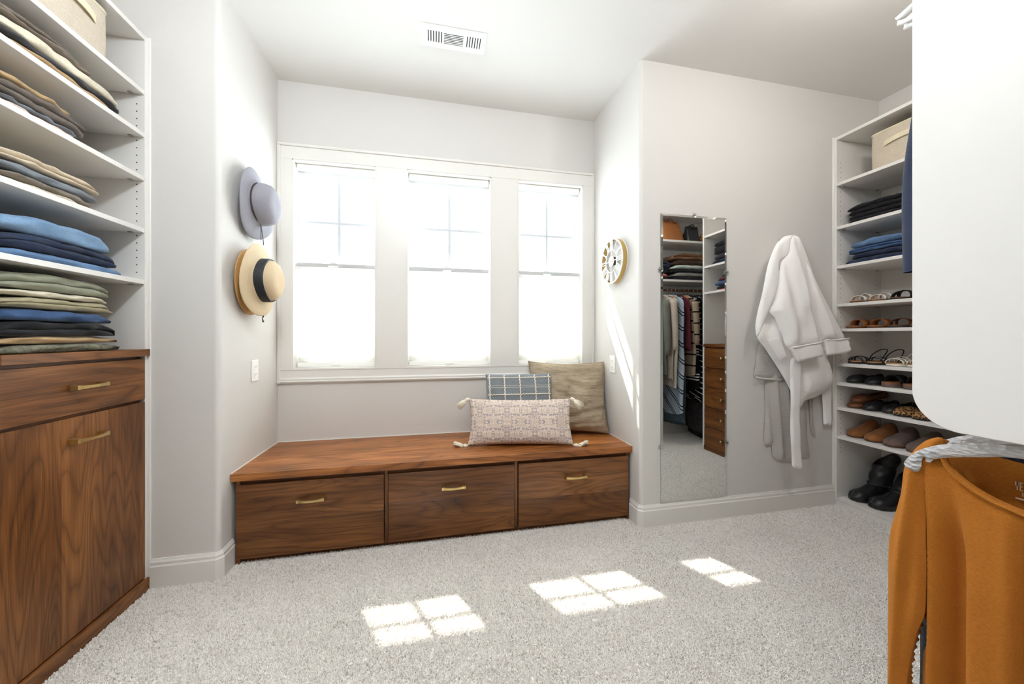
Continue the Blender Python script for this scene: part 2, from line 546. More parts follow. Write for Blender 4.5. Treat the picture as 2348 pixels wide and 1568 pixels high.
# ---------------------------------------------------------------- window bench
bench = empty('window_bench', (0.105, YB+0.25, 0.0), 'walnut bench base with three deep drawers under the windows', 'bench')
bx0, bx1 = XL+0.017, XR-0.017
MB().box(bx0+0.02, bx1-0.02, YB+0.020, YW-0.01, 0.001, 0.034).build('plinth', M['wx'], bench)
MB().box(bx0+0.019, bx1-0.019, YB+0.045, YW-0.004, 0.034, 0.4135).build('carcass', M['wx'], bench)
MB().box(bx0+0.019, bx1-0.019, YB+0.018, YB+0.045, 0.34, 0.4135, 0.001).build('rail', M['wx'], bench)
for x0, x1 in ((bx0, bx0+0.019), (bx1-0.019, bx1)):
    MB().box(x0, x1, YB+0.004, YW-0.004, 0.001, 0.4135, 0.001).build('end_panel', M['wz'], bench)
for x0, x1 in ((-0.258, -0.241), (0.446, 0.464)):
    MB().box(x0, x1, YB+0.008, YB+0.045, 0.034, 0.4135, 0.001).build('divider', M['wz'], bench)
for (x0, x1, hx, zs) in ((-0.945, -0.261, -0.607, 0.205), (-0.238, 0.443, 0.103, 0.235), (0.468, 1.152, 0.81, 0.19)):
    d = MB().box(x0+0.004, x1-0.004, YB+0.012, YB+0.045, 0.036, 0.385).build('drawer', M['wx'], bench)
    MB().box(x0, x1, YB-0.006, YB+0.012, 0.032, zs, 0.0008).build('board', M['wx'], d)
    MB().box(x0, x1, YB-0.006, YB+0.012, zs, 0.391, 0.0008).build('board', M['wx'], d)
    pull(d, hx, YB-0.006, 0.298, 'X', (0, -1))
btop = empty('wood_slab', (0.105, YB+0.25, 0.414), 'thick walnut plank seat along the bench under the windows', 'bench top')
ys = [YB-0.012, YB+0.085, YB+0.21, YB+0.33, YB+0.44, YW+0.002]
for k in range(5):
    MB().box(XL+0.001, XR-0.001, ys[k], ys[k+1], 0.414, ZB, 0.0009).build('plank', M['wtop_glare'], btop)

# white caulk line round the bench top
mbk = MB().box(XL, XL+0.004, YB-0.004, YW, ZB, ZB+0.004).box(XR-0.004, XR, YB-0.004, YW, ZB, ZB+0.004).box(XL, XR, YW-0.002, YW+0.004, ZB, ZB+0.004)
n_trim[0] = 9
trim(mbk)
# ---------------------------------------------------------------- added fill lamps, portals
def m_globe():
    t = NT('fill_globe_glass')
    tr = t.n('ShaderNodeBsdfTransparent'); em = t.n('ShaderNodeEmission')
    em.inputs[0].default_value = (1.0, 0.95, 0.88, 1); em.inputs[1].default_value = 3.0
    mx = t.n('ShaderNodeMixShader'); mx.inputs[0].default_value = 0.25
    t.l(tr.outputs[0], mx.inputs[1]); t.l(em.outputs[0], mx.inputs[2]); t.l(mx.outputs[0], t.out.inputs[0])
    return t.m
M['globe'] = m_globe()
def globe_fill_lamp(label, x, y, watts, col):  # unseen fixture added to brighten the closet walls and ceiling
    t = empty('globe_fill_lamp', (x, y, ZC-0.30), label, 'fill light', 'added globe fill lamps')
    n = 16
    MB().lathe([(0.03+0.085*math.sin(PI*k/n), ZC-0.30+0.23*(1-math.cos(PI*k/n))/2) for k in range(n+1)], 32, (x, y, 0)).build('globe', M['globe'], t, smooth=True)
    MB().lathe([(0.03, ZC-0.07), (0.035, ZC-0.03), (0.06, ZC-0.02), (0.06, ZC-0.001)], 24, (x, y, 0)).build('canopy', M['brass'], t)
    ld = bpy.data.lights.new('globe_fill_light', 'POINT')
    ld.energy = watts; ld.shadow_soft_size = 0.09; ld.color = col
    lo = bpy.data.objects.new('fill_light', ld); COL.objects.link(lo)
    lo.parent = t; lo.location = (0, 0, 0.115)
globe_fill_lamp('added unseen globe fill lamp near the shoe shelves', 1.72, 0.82, 10.0, (1.0, 0.97, 0.93))
globe_fill_lamp('added unseen globe fill lamp over the middle of the closet', -0.22, 0.78, 27.0, (0.86, 0.94, 1.0))
def hall_fill_lamp():  # added behind the camera as fill; no such lamp is seen
    t = empty('hall_fill_fixture', (-0.1, -1.1, ZC-0.09), 'added unseen fill lamp in the room behind the doorway', 'fill light')
    lens = NT('hall_fill_glass')
    lens.b.inputs['Emission Color'].default_value = (1.0, 0.96, 0.9, 1)
    lens.b.inputs['Emission Strength'].default_value = 6.0
    MB().lathe([(0.02, ZC-0.09), (0.14, ZC-0.075), (0.20, ZC-0.03), (0.20, ZC-0.02)], 32, (-0.1, -1.1, 0)).build('glass_bowl', lens.m, t, smooth=True)
    MB().lathe([(0.205, ZC-0.02), (0.205, ZC-0.001)], 32, (-0.1, -1.1, 0)).build('base', M['white_pl'], t)
    ld = bpy.data.lights.new('hall_fill_lamp', 'AREA')
    ld.shape = 'DISK'; ld.size = 0.42; ld.energy = HALL_W; ld.color = (0.92, 0.97, 1.0)
    lo = bpy.data.objects.new('lamp', ld); COL.objects.link(lo)
    lo.parent = t; lo.location = (0, 0, -0.01)
HALL_W = 2.0
hall_fill_lamp()
for a, b in WIN:
    pd = bpy.data.lights.new('window_portal', 'AREA')
    pd.shape = 'RECTANGLE'; pd.size = b-a-0.04; pd.size_y = WZ1-WZ0-0.04
    pd.cycles.is_portal = True
    po = bpy.data.objects.new('window_portal', pd)
    po.location = ((a+b)/2, YOUT+0.01, (WZ0+WZ1)/2)
    po.rotation_euler = (-PI/2, 0, 0)
    COL.objects.link(po)

# ---------------------------------------------------------------- closet units
def pin_holes(parent, y, ny, xs, z0, z1, shelves):
    mb = MB(); z = z0
    while z < z1:
        if all(abs(z-s_+0.01) > 0.022 for s_ in shelves):
            for x in xs:
                v = [(x+0.0028*math.cos(k*PI/4), y, z+0.0028*math.sin(k*PI/4)) for k in range(8)]
                mb.add(v, [tuple(range(8))])
        z += 0.032
    o = mb.build('shelf_pin_holes', M['dark'], parent); o['kind'] = 'stuff'
    return o

def shelf_part(parent, x0, x1, y0, y1, ztop, clips):
    s = MB().box(x0, x1, y0, y1, ztop-0.0195, ztop, 0.0012).build('shelf', M['mel'], parent)
    for (cx, cyy) in clips:
        MB().box(cx-0.008, cx+0.008, cyy-0.008, cyy+0.008, ztop-0.0235, ztop-0.0197, 0.002).build('shelf_clip', M['clip'], s)
    return s
M['clip'] = plain('shelf_clip_plastic', (0.35, 0.32, 0.29), 0.5)

# left unit
LY0, LY1 = 1.316, YM
lu = empty('shelving_unit', (-1.45, 1.61, 0), 'white shelf unit of folded trousers standing over the walnut cabinet', 'shelves')
PT = 0.019
MB().box(XLW+0.001, XCAB, LY1-PT, LY1-0.0005, 0, ZRU, 0.001).build('side_panel', M['mel'], lu)
MB().box(XLW+0.001, XCAB, LY0, LY0+PT, 0, ZRU, 0.001).build('side_panel', M['mel'], lu)
MB().box(XLW+0.001, XLW+0.008, LY0+PT, LY1-PT, 0.06, ZRU).build('back_panel', M['mel'], lu)
MB().box(XLW+0.001, XCAB, LY0+PT, LY1-PT, ZRU-0.02, ZRU-0.0005, 0.001).build('top_panel', M['mel'], lu)
LSH = [2.198, 2.011, 1.820, 1.593, 1.367]
for z in LSH:
    shelf_part(lu, XLW+0.009, XCAB-0.001, LY0+PT+0.001, LY1-PT-0.001, z, [(XCAB-0.045, LY1-PT-0.012), (XLW+0.06, LY1-PT-0.012)])
pin_holes(lu, LY1-PT-0.0006, -1, (XCAB-0.030, XLW+0.055), 1.40, 2.19, LSH)
struct(MB().box(XCAB-0.004, XCAB+0.013, YM-0.008, YM, 0, ZRU+0.004, 0.003).build('trim_11', M['trim']))
cab = empty('walnut_cabinet', (-1.45, 1.61, 0), 'walnut base cabinet with a drawer above a tilt-out door', 'cabinet')
cy0, cy1 = LY0+PT+0.001, LY1-PT-0.001
MB().box(XLW+0.009, XCAB-0.018, cy0, cy1, 0.058, 1.033).build('body', M['wy'], cab)
MB().box(XLW+0.05, XCAB+0.012, cy0, cy1, 0.0, 0.057, 0.001).build('plinth', M['wy'], cab)
MB().box(XCAB+0.0006, XCAB+0.0125, cy1+0.001, YM-0.009, 0.0, 0.057, 0.001).build('plinth_return', M['wy'], cab)
dr = MB().box(XCAB-0.016, XCAB+0.003, cy0+0.002, cy1-0.003, 0.846, 1.022, 0.001).build('drawer', M['wy'], cab)
pull(dr, XCAB+0.003, 1.611, 0.940, 'Y', (1, 0))
do = MB().box(XCAB-0.017, XCAB-0.009, cy0+0.004, cy1-0.004, 0.066, 0.832).build('door', M['wz'], cab)
MB().box(XCAB-0.009, XCAB+0.003, cy0+0.002, 1.523, 0.064, 0.834, 0.0008).build('board', M['wz'], do)
MB().box(XCAB-0.009, XCAB+0.003, 1.523, cy1-0.003, 0.064, 0.834, 0.0008).build('board', M['wz'], do)
pull(do, XCAB+0.003, 1.611, 0.752, 'Y', (1, 0))
ctr = MB().box(XLW+0.009, XCAB+0.013, cy0, YM-PT-0.001, 1.034, 1.064, 0.0012).add(*(lambda m_: (m_.v, m_.f))(MB().box(XCAB+0.0005, XCAB+0.013, YM-PT-0.001, YM-0.009, 1.034, 1.064, 0.0008))).build('wood_counter', M['wy'])
tag(ctr, 'walnut counter board carrying the pile of folded trousers', 'counter')

# right unit with the shoes
RY0, RY1 = 1.191, YM
ru = empty('shelving_unit', (2.8, 1.55, 0), 'tall white shelf unit filled with shoes and jeans', 'shelves')
MB().box(XRU, XRW-0.001, RY1-PT, RY1-0.0005, 0, ZRU, 0.001).build('side_panel', M['mel'], ru)
MB().box(XRU, XRW-0.001, RY0, RY0+PT, 0, ZRU, 0.001).build('side_panel', M['mel'], ru)
MB().box(XRW-0.008, XRW-0.001, RY0+PT, RY1-PT, 0.04, ZRU).build('back_panel', M['mel'], ru)
MB().box(XRU, XRW-0.001, RY0+PT, RY1-PT, ZRU-0.02, ZRU-0.0005, 0.001).build('top_panel', M['mel'], ru)
RSH = [2.133, 1.845, 1.585, 1.334, 1.170, 0.942, 0.815, 0.653, 0.463]
for z in RSH:
    shelf_part(ru, XRU+0.001, XRW-0.009, RY0+PT+0.001, RY1-PT-0.001, z, [(XRU+0.045, RY1-PT-0.012), (XRW-0.06, RY1-PT-0.012)])
MB().box(XRU+0.0005, XRW-0.009, RY0+PT+0.001, RY1-PT-0.001, 0.036, 0.054, 0.001).build('shelf', M['mel'], ru)
MB().box(XRU+0.001, XRU+0.018, RY0+PT+0.001, RY1-PT-0.001, 0.0, 0.0345, 0.001).build('kick_board', M['mel'], ru)
pin_holes(ru, RY1-PT-0.0006, -1, (XRU+0.033, XRW-0.055), 0.35, 2.30, RSH)
struct(MB().box(XRU-0.013, XRU+0.003, YM-0.008, YM, 0, ZRU+0.004, 0.003).build('trim_12', M['trim']))

# drawer tower further along the right wall (seen in the mirror)
DY0, DY1 = 0.690, 1.190
du = empty('drawer_tower', (2.8, 0.95, 0), 'white shelf tower with five walnut drawers, seen in the mirror', 'drawers')
MB().box(XRU, XRW-0.001, DY0, DY0+PT, 0, ZRU, 0.001).build('side_panel', M['mel'], du)
MB().box(XRU, XRW-0.001, DY1-PT, DY1-0.0005, 0, ZRU, 0.001).build('side_panel', M['mel'], du)
MB().box(XRW-0.008, XRW-0.001, DY0+PT, DY1-PT, 0.04, ZRU).build('back_panel', M['mel'], du)
MB().box(XRU, XRW-0.001, DY0+PT, DY1-PT, ZRU-0.02, ZRU-0.0005, 0.001).build('top_panel', M['mel'], du)
DSH = [2.108, 1.809, 1.553]
for z in DSH:
    shelf_part(du, XRU+0.001, XRW-0.009, DY0+PT+0.001, DY1-PT-0.001, z, [(XRU+0.045, DY0+PT+0.012)])
pin_holes(du, DY0+PT+0.0006, 1, (XRU+0.033,), 1.12, 2.26, DSH)
MB().box(XRU-0.010, XRW-0.009, DY0+PT+0.0005, DY1-PT-0.0005, 1.014, 1.045, 0.001).build('counter_board', M['wy'], du)
MB().box(XRU+0.020, XRW-0.009, DY0+PT+0.001, DY1-PT-0.001, 0.05, 1.013).build('body', M['wy'], du)
MB().box(XRU-0.004, XRU+0.02, DY0+PT+0.001, DY1-PT-0.001, 0.0, 0.045, 0.001).build('plinth', M['wy'], du)
for k in range(5):
    z1 = 1.003-0.1925*k
    d = MB().box(XRU+0.001, XRU+0.019, DY0+PT+0.004, DY1-PT-0.004, z1-0.1865, z1, 0.001).build('drawer', M['wy'], du)
    fix(MB().lathe([(0.005, XRU+0.001), (0.004, XRU-0.012), (0.012, XRU-0.018), (0.013, XRU-0.024), (0.008, XRU-0.028)], 16, (0, 0.945, z1-0.09), 'X').build('knob', M['brass'], d, smooth=True))

# hanging unit along the rear wall
hu = empty('hanging_unit', (2.0, 0.35, 0.93), 'white rear-wall closet unit with rods, its round-cornered end panel nearest', 'closet unit')
def round_panel(x0, x1, y0, y1, z0, z1, r, name, parent):
    prof = [(y0, z1), (y0, z0)]
    for i in range(13):
        a = -PI/2 + (PI/2)*i/12
        prof.append((y1-r+r*math.cos(a), z0+r+r*math.sin(a)))
    prof.append((y1, z1))
    n = len(prof)
    v = [(x0, p[0], p[1]) for p in prof] + [(x1, p[0], p[1]) for p in prof]
    f = [tuple(range(n)), tuple(range(n, 2*n))[::-1]] + [(i, n+i, n+(i+1) % n, (i+1) % n) for i in range(n)]
    o = mk(name, v, f, M['mel'], parent); fix(o)
    bm = bmesh.new(); bm.from_mesh(o.data)
    bmesh.ops.bevel(bm, geom=[e for e in bm.edges if abs((e.verts[0].co-e.verts[1].co).x) < 1e-5], offset=0.0015, segments=1, affect='EDGES')
    bm.to_mesh(o.data); bm.free()
    return o
HZT = 2.56
round_panel(1.0, 1.019, YR+0.0005, 0.577, 0.931, HZT, 0.075, 'end_panel', hu)
round_panel(1.80, 1.819, YR+0.0005, 0.577, 0.931, HZT, 0.075, 'end_panel', hu)
MB().box(1.0195, 1.7995, YR+0.001, 0.50, 2.05, 2.0695, 0.001).build('shelf', M['mel'], hu)
HSH = (2.118, 1.708)
for z in HSH:
    MB().box(1.8195, XRW-0.001, YR+0.001, 0.50, z-0.022, z, 0.001).build('shelf', M['mel'], hu)
    MB().box(1.8195, XRW-0.001, YR+0.001, YR+0.018, z-0.112, z-0.023, 0.001).build('cleat', M['mel'], hu)
MB().box(1.8195, XRW-0.001, YR+0.001, 0.50, 2.42, 2.44, 0.001).build('shelf', M['mel'], hu)
def rod(x0, x1, y, z, mat):
    MB().tube([(x0, y, z), (x1, y, z)], 0.014, 14).build('rod', mat, hu)
rod(1.8195, XRW-0.001, 0.40, 1.608, M['wx'])
rod(1.0195, 1.7995, 0.385, 1.955, M['wx'])
rod(1.0195, 1.7995, 0.385, 0.985, M['wx'])

# ---------------------------------------------------------------- fabrics
def F(name, rgb, rgb2=None, **kw):
    M[name] = m_fabric(name, lin(*rgb), lin(*rgb2) if rgb2 else None, **kw)
F('sage', (150, 152, 132)); F('cream', (222, 212, 190)); F('khaki', (168, 158, 128)); F('olive', (96, 92, 66))
F('denim_mid', (70, 98, 140), (38, 58, 92), scale=600); F('denim_dark', (44, 56, 82), (24, 32, 52), scale=600)
F('denim_light', (136, 166, 196), (88, 118, 152), scale=600); F('denim_pale', (110, 140, 178), (76, 104, 142), scale=600)
F('black', (34, 34, 38), (18, 18, 22)); F('charcoal', (70, 70, 76)); F('tan', (188, 158, 118)); F('camo', (128, 126, 108), (60, 62, 50), scale=60)
F('beige', (206, 190, 166)); F('greyblue', (128, 134, 142)); F('taupe', (134, 122, 110)); F('blush', (226, 204, 190))
F('lightgrey', (190, 192, 194)); F('greybrown', (108, 98, 90)); F('brown', (120, 84, 56)); F('navy', (44, 52, 74), (30, 36, 56))
F('coral', (224, 116, 112)); F('burgundy', (98, 34, 46)); F('ink', (30, 40, 58)); F('grey', (150, 148, 142)); F('mint', (196, 208, 200))
F('binfab', (206, 194, 176), (184, 170, 152), scale=260); F('binhandle', (228, 220, 190), (214, 204, 172))
F('darkbrown', (74, 54, 44)); F('plum', (52, 44, 56))

def folded(name, label, cat, group, x0, x1, y0, y1, z0, t, mat, seed=0, lips=2, front=1, skew=0.0, dome=0.10, rough=1.5, wob=0.0):
    """a folded garment: its profile of soft folds faces front*X, swept along Y"""
    rnd = random.Random(seed)
    cx, cyy = (x0+x1)/2, (y0+y1)/2
    lx, ly = x1-x0, y1-y0
    root_loc = Vector((cx, cyy, z0))
    # profile (u along depth -lx/2..lx/2 with + at front, z 0..1)
    prof = []
    r = 1.0/(2*lips)
    for k in range(6): prof.append((-0.46+0.86*k/5, 0.0))
    for L in range(lips):
        for k in range(7):
            a = -PI/2+PI*k/6
            prof.append((0.44+0.055*math.cos(a)*(1 if L % 2 == 0 else 0.8), (2*L+1)*r+r*math.sin(a)))
    for k in range(6): prof.append((0.40-0.86*k/5, 1.0))
    prof.append((-0.50, 0.5))
    n = len(prof); ny = 26
    verts = []; faces = []
    ph = rnd.random()*50
    for j in range(ny+1):
        s = j/ny
        yy = (s-0.5)*2
        e = (1-abs(yy)**5)**0.5 if abs(yy) < 1 else 0.0
        endz = 0.12+0.88*e
        endx = 0.86+0.14*e
        for (u, z) in prof:
            p = Vector((u*3+ph, yy*2.2, z*1.3+seed))
            nz = noise.noise(p)*0.5+noise.noise(p*2.3)*0.25
            nx = noise.noise(p*1.7+Vector((9, 3, 1)))
            X = u*lx*endx + nx*0.010*rough
            Y = yy*ly/2 + noise.noise(p*1.2+Vector((3, 7, 5)))*0.012*rough
            topb = 1.0 + (dome*(1-u*u*2)*(1-yy*yy) - dome*0.4)*z
            Z = t*z*endz*topb + nz*t*0.16*rough*min(1, z*2+0.05) + wob*math.sin(yy*2.4+seed)*z
            Z = max(0.0005, Z)
            verts.append((cx+front*X, cyy+Y+skew*u, z0+Z))
    for j in range(ny):
        for k in range(n):
            q = (j*n+k, j*n+(k+1) % n, (j+1)*n+(k+1) % n, (j+1)*n+k)
            faces.append(q if front > 0 else q[::-1])
    faces.append(tuple(range(n))[::-1]); faces.append(tuple(range(ny*n, ny*n+n)))
    zm_ = max(v_[2] for v_ in verts)-z0
    verts = [(a_, b_, z0+(c_-z0)*t/zm_) for a_, b_, c_ in verts]
    o = mk(name, verts, faces, M[mat] if isinstance(mat, str) else mat, None, smooth=True)
    fix(o)
    return tag(o, label, cat, group)

def pile(items, z0, group, front, gap=0.0):
    z = z0+0.0005
    for (name, label, x0, x1, y0, y1, t, mat, lips) in items:
        folded(name, label, 'folded clothes', group, x0, x1, y0, y1, z, t, mat, seed=int(z*977) % 97, lips=lips, front=front)
        z += t+0.0003

FX = XCAB-0.022; BX = XCAB-0.34
pile([
 ('folded_trousers', 'mottled grey-olive folded trousers at the very bottom of the counter pile', BX, FX, 1.36, 1.815, 0.030, 'camo', 1),
 ('folded_trousers', 'tan folded trousers second from the bottom of the counter pile', BX, FX-0.004, 1.36, 1.805, 0.026, 'tan', 1),
 ('folded_jeans', 'black folded jeans below the blue jeans in the counter pile', BX, FX, 1.36, 1.80, 0.050, 'black', 2),
 ('folded_jeans', 'blue folded jeans in the middle of the counter pile', BX, FX, 1.36, 1.765, 0.040, 'denim_mid', 1),
 ('folded_trousers', 'khaki folded trousers on the blue jeans of the counter pile', BX, FX, 1.36, 1.785, 0.038, 'khaki', 2),
 ('folded_trousers', 'thin cream folded trousers second from the top of the counter pile', BX, FX-0.006, 1.36, 1.77, 0.022, 'cream', 1),
 ('folded_trousers', 'sage green folded trousers topping the counter pile', BX, FX, 1.36, 1.765, 0.060, 'sage', 2),
], 1.064, 'pile of folded trousers on the walnut counter', 1)
pile([
 ('folded_jeans', 'mid blue folded jeans lowest of the three on the shelf above the counter pile', BX, FX, 1.36, 1.825, 0.032, 'denim_pale', 1),
 ('folded_jeans', 'dark navy folded jeans between two paler blue pairs on the left shelf', BX, FX, 1.36, 1.805, 0.052, 'denim_dark', 2),
 ('folded_jeans', 'light blue folded jeans lying over the dark navy pair', BX, FX, 1.36, 1.77, 0.060, 'denim_light', 1),
], LSH[4], 'folded jeans on the left shelf', 1)
pile([
 ('folded_trousers', 'thin cream folded trousers under the taupe pair on the left middle shelf', BX, FX, 1.36, 1.72, 0.016, 'cream', 1),
 ('folded_trousers', 'taupe brown folded trousers under the grey-blue pair', BX, FX, 1.36, 1.69, 0.024, 'taupe', 1),
 ('folded_trousers', 'grey-blue folded trousers under the beige pair', BX, FX, 1.36, 1.705, 0.032, 'greyblue', 1),
 ('folded_trousers', 'beige folded trousers topping the grey-blue pair', BX, FX, 1.36, 1.715, 0.036, 'beige', 2),
], LSH[3], 'folded trousers on the left middle shelf', 1)
pile([
 ('folded_trousers', 'blush pink folded trousers at the bottom below the grey-brown pair', BX, FX, 1.36, 1.63, 0.026, 'blush', 1),
 ('folded_trousers', 'thin steel blue folded trousers between blush and grey-brown pairs', BX, FX-0.003, 1.36, 1.62, 0.012, 'greyblue', 1),
 ('folded_trousers', 'wrinkled grey-brown folded trousers over the blush pair', BX, FX, 1.36, 1.66, 0.056, 'greybrown', 2),
 ('folded_trousers', 'tan folded trousers on the grey-brown pair', BX, FX-0.02, 1.36, 1.63, 0.022, 'tan', 1),
 ('folded_shirt', 'light grey folded shirt on top of the grey-brown pile', BX, FX-0.11, 1.38, 1.64, 0.026, 'lightgrey', 1),
], LSH[2], 'folded trousers on the second left shelf', 1)
folded('folded_shirt', 'small olive green folded knit lying alone beside the side panel', 'folded clothes', None, BX, FX-0.09, 1.70, 1.862, LSH[2]+0.0005, 0.055, 'olive', 5, 2, 1)
pile([
 ('folded_trousers', 'tan folded trousers at the bottom under the charcoal pair', BX, FX, 1.36, 1.815, 0.034, 'tan', 2),
 ('folded_trousers', 'thin charcoal folded trousers between tan and cream ones', BX, FX, 1.36, 1.805, 0.018, 'charcoal', 1),
 ('folded_trousers', 'cream folded trousers over the charcoal pair', BX, FX, 1.36, 1.80, 0.040, 'cream', 1),
 ('folded_trousers', 'crumpled taupe folded trousers topping the cream pair', BX, FX, 1.36, 1.68, 0.028, 'taupe', 2),
], LSH[1], 'folded trousers on the upper left shelf', 1)

def bin_box(label, x0, x1, y0, y1, z0, h, front):
    t = empty('storage_bin', ((x0+x1)/2, (y0+y1)/2, z0), label, 'storage bin', 'fabric storage bins')
    n = 12
    def ring(z, inset, bulge):
        pts = []
        cx, cyy = (x0+x1)/2, (y0+y1)/2; hx, hy = (x1-x0)/2-inset, (y1-y0)/2-inset
        m_ = 48
        for k in range(m_):
            a = 2*PI*k/m_
            c_, s_ = math.cos(a), math.sin(a); e = 0.16
            px = hx*math.copysign(abs(c_)**e, c_); py = hy*math.copysign(abs(s_)**e, s_)
            fx = bulge*(1-(py/hy)**2) if abs(px) > hx*0.9 else 0
            fy = bulge*(1-(px/hx)**2) if abs(py) > hy*0.9 else 0
            pts.append((cx+px+math.copysign(fx, px), cyy+py+math.copysign(fy, py), z))
        return pts
    m_ = 48; rows = [ring(z0+0.001, 0.004, 0.0)] + [ring(z0+0.004+(h-0.012)*k/n, 0.001, 0.010*math.sin(PI*k/n)) for k in range(n+1)]
    v = [p for r in rows for p in r]
    f = [(i*m_+k, i*m_+(k+1) % m_, (i+1)*m_+(k+1) % m_, (i+1)*m_+k) for i in range(len(rows)-1) for k in range(m_)]
    f.append(tuple(range(m_))[::-1])
    # inside wall a little below the rim
    b = len(v); v += [(p[0]*0.97+(x0+x1)/2*0.03, p[1]*0.97+(y0+y1)/2*0.03, p[2]) for p in rows[-1]]
    v += [(p[0]*0.97+(x0+x1)/2*0.03, p[1]*0.97+(y0+y1)/2*0.03, z0+h*0.5) for p in rows[-1]]
    lr = (len(rows)-1)*m_
    f += [(lr+k, lr+(k+1) % m_, b+(k+1) % m_, b+k) for k in range(m_)] + [(b+k, b+(k+1) % m_, b+m_+(k+1) % m_, b+m_+k) for k in range(m_)]
    f.append(tuple(range(b+m_, b+2*m_)))
    fix(mk('body', v, f, M['binfab'], t, smooth=False))
    rr = rows[-1]
    MB().tube(rr+[rr[0]], 0.0045, 6, flat=(0.8, 1.3), cap=False).build('rim_binding', M['binhandle'], t, smooth=True)
    fxx = x1 if front > 0 else x0
    yc = (y0+y1)/2; zc = z0+h*0.60
    pts = []
    for k in range(13):
        s_ = -1+2*k/12
        pts.append((fxx+front*(0.006+0.012*max(0, 1-abs(s_)**4)), yc+s_*0.115, zc+0.012*(1-s_*s_)))
    v = []
    for p in pts: v += [(p[0], p[1], p[2]-0.014), (p[0]+front*0.003, p[1], p[2]-0.014), (p[0]+front*0.003, p[1], p[2]+0.014), (p[0], p[1], p[2]+0.014)]
    f = [(i*4+k, i*4+(k+1) % 4, i*4+4+(k+1) % 4, i*4+4+k) for i in range(12) for k in range(4)] + [(0, 1, 2, 3), (48, 49, 50, 51)]
    fix(mk('handle', v, f, M['binhandle'], t))
bin_box('beige fabric bin with cream strap on the top left shelf', XCAB-0.345, XCAB-0.022, 1.365, 1.748, LSH[0], 0.205, 1)
bin_box('beige fabric bin with cream strap on the top right shelf', XRU+0.045, XRU+0.345, 1.345, 1.735, RSH[0], 0.235, -1)

GX = XRU+0.035; HX = XRU+0.34
pile([
 ('folded_trousers', 'black folded trousers at the bottom of the black pile on the right unit', GX, HX, 1.555, 1.870, 0.034, 'black', 1),
 ('folded_trousers', 'black folded trousers second from the bottom in the right unit', GX+0.006, HX, 1.555, 1.862, 0.030, 'black', 1),
 ('folded_trousers', 'black folded trousers second from the top in the right unit', GX+0.004, HX, 1.555, 1.860, 0.028, 'black', 1),
 ('folded_trousers', 'black folded trousers topping the black pile on the right unit', GX, HX, 1.555, 1.866, 0.026, 'black', 1),
], RSH[1], 'black trousers on the right unit', -1)
pile([
 ('folded_sweater', 'black folded sweater under the tall dark stack beside the panel', GX, HX, 1.24, 1.60, 0.07, 'black', 2),
 ('folded_sweater', 'black bulky folded sweater topping the tall dark stack', GX, HX, 1.24, 1.62, 0.09, 'black', 2),
], RSH[1]+0.0, 'dark sweaters on the right unit', -1) if False else None
pile([
 ('folded_jeans', 'darkest navy folded jeans at the bottom of the right jeans pile', GX, HX, 1.550, 1.872, 0.036, 'denim_dark', 1),
 ('folded_jeans', 'dark slate folded jeans second from the bottom of the right pile', GX+0.006, HX, 1.550, 1.848, 0.034, 'denim_dark', 1),
 ('folded_jeans', 'indigo folded jeans second from the top of the right pile', GX+0.004, HX, 1.550, 1.858, 0.036, 'denim_mid', 2),
 ('folded_jeans', 'faded blue folded jeans topping the right jeans pile', GX, HX, 1.550, 1.838, 0.040, 'denim_pale', 1),
], RSH[2], 'folded jeans on the right unit', -1)
pile([
 ('folded_sweater', 'black folded sweater lying behind the navy garment on the right unit', GX, HX, 1.23, 1.525, 0.08, 'black', 2),
 ('folded_sweater', 'bulky black folded sweater topping the stack behind the navy garment', GX, HX, 1.23, 1.535, 0.10, 'black', 2),
], RSH[1], 'dark sweaters on the right unit', -1)
pile([
 ('folded_jeans', 'dark folded jeans lowest of the half hidden jeans pile', GX, HX, 1.23, 1.52, 0.045, 'denim_dark', 1),
 ('folded_jeans', 'blue folded jeans in the middle of the half hidden pile', GX, HX, 1.23, 1.52, 0.045, 'denim_mid', 1),
 ('folded_jeans', 'pale blue folded jeans topping the half hidden pile', GX, HX, 1.23, 1.51, 0.045, 'denim_pale', 1),
], RSH[2], 'half hidden jeans on the right unit', -1)
# ---------------------------------------------------------------- puffed cloth pieces cut to an outline
def resample(poly, step, smooth=True):
    pts = [Vector((p[0], p[1])) for p in poly]; n = len(pts); out = []
    for i in range(n):
        p0, p1, p2, p3 = pts[i-1], pts[i], pts[(i+1) % n], pts[(i+2) % n]
        L = (p2-p1).length; k = max(1, int(L/step))
        for j in range(k):
            t = j/k
            if smooth:
                a = 0.5*(2*p1+(p2-p0)*t+(2*p0-5*p1+4*p2-p3)*t*t+(3*p1-p0-3*p2+p3)*t**3)
                l_ = p1.lerp(p2, t); out.append(l_.lerp(a, 0.75))
            else: out.append(p1.lerp(p2, t))
    return out

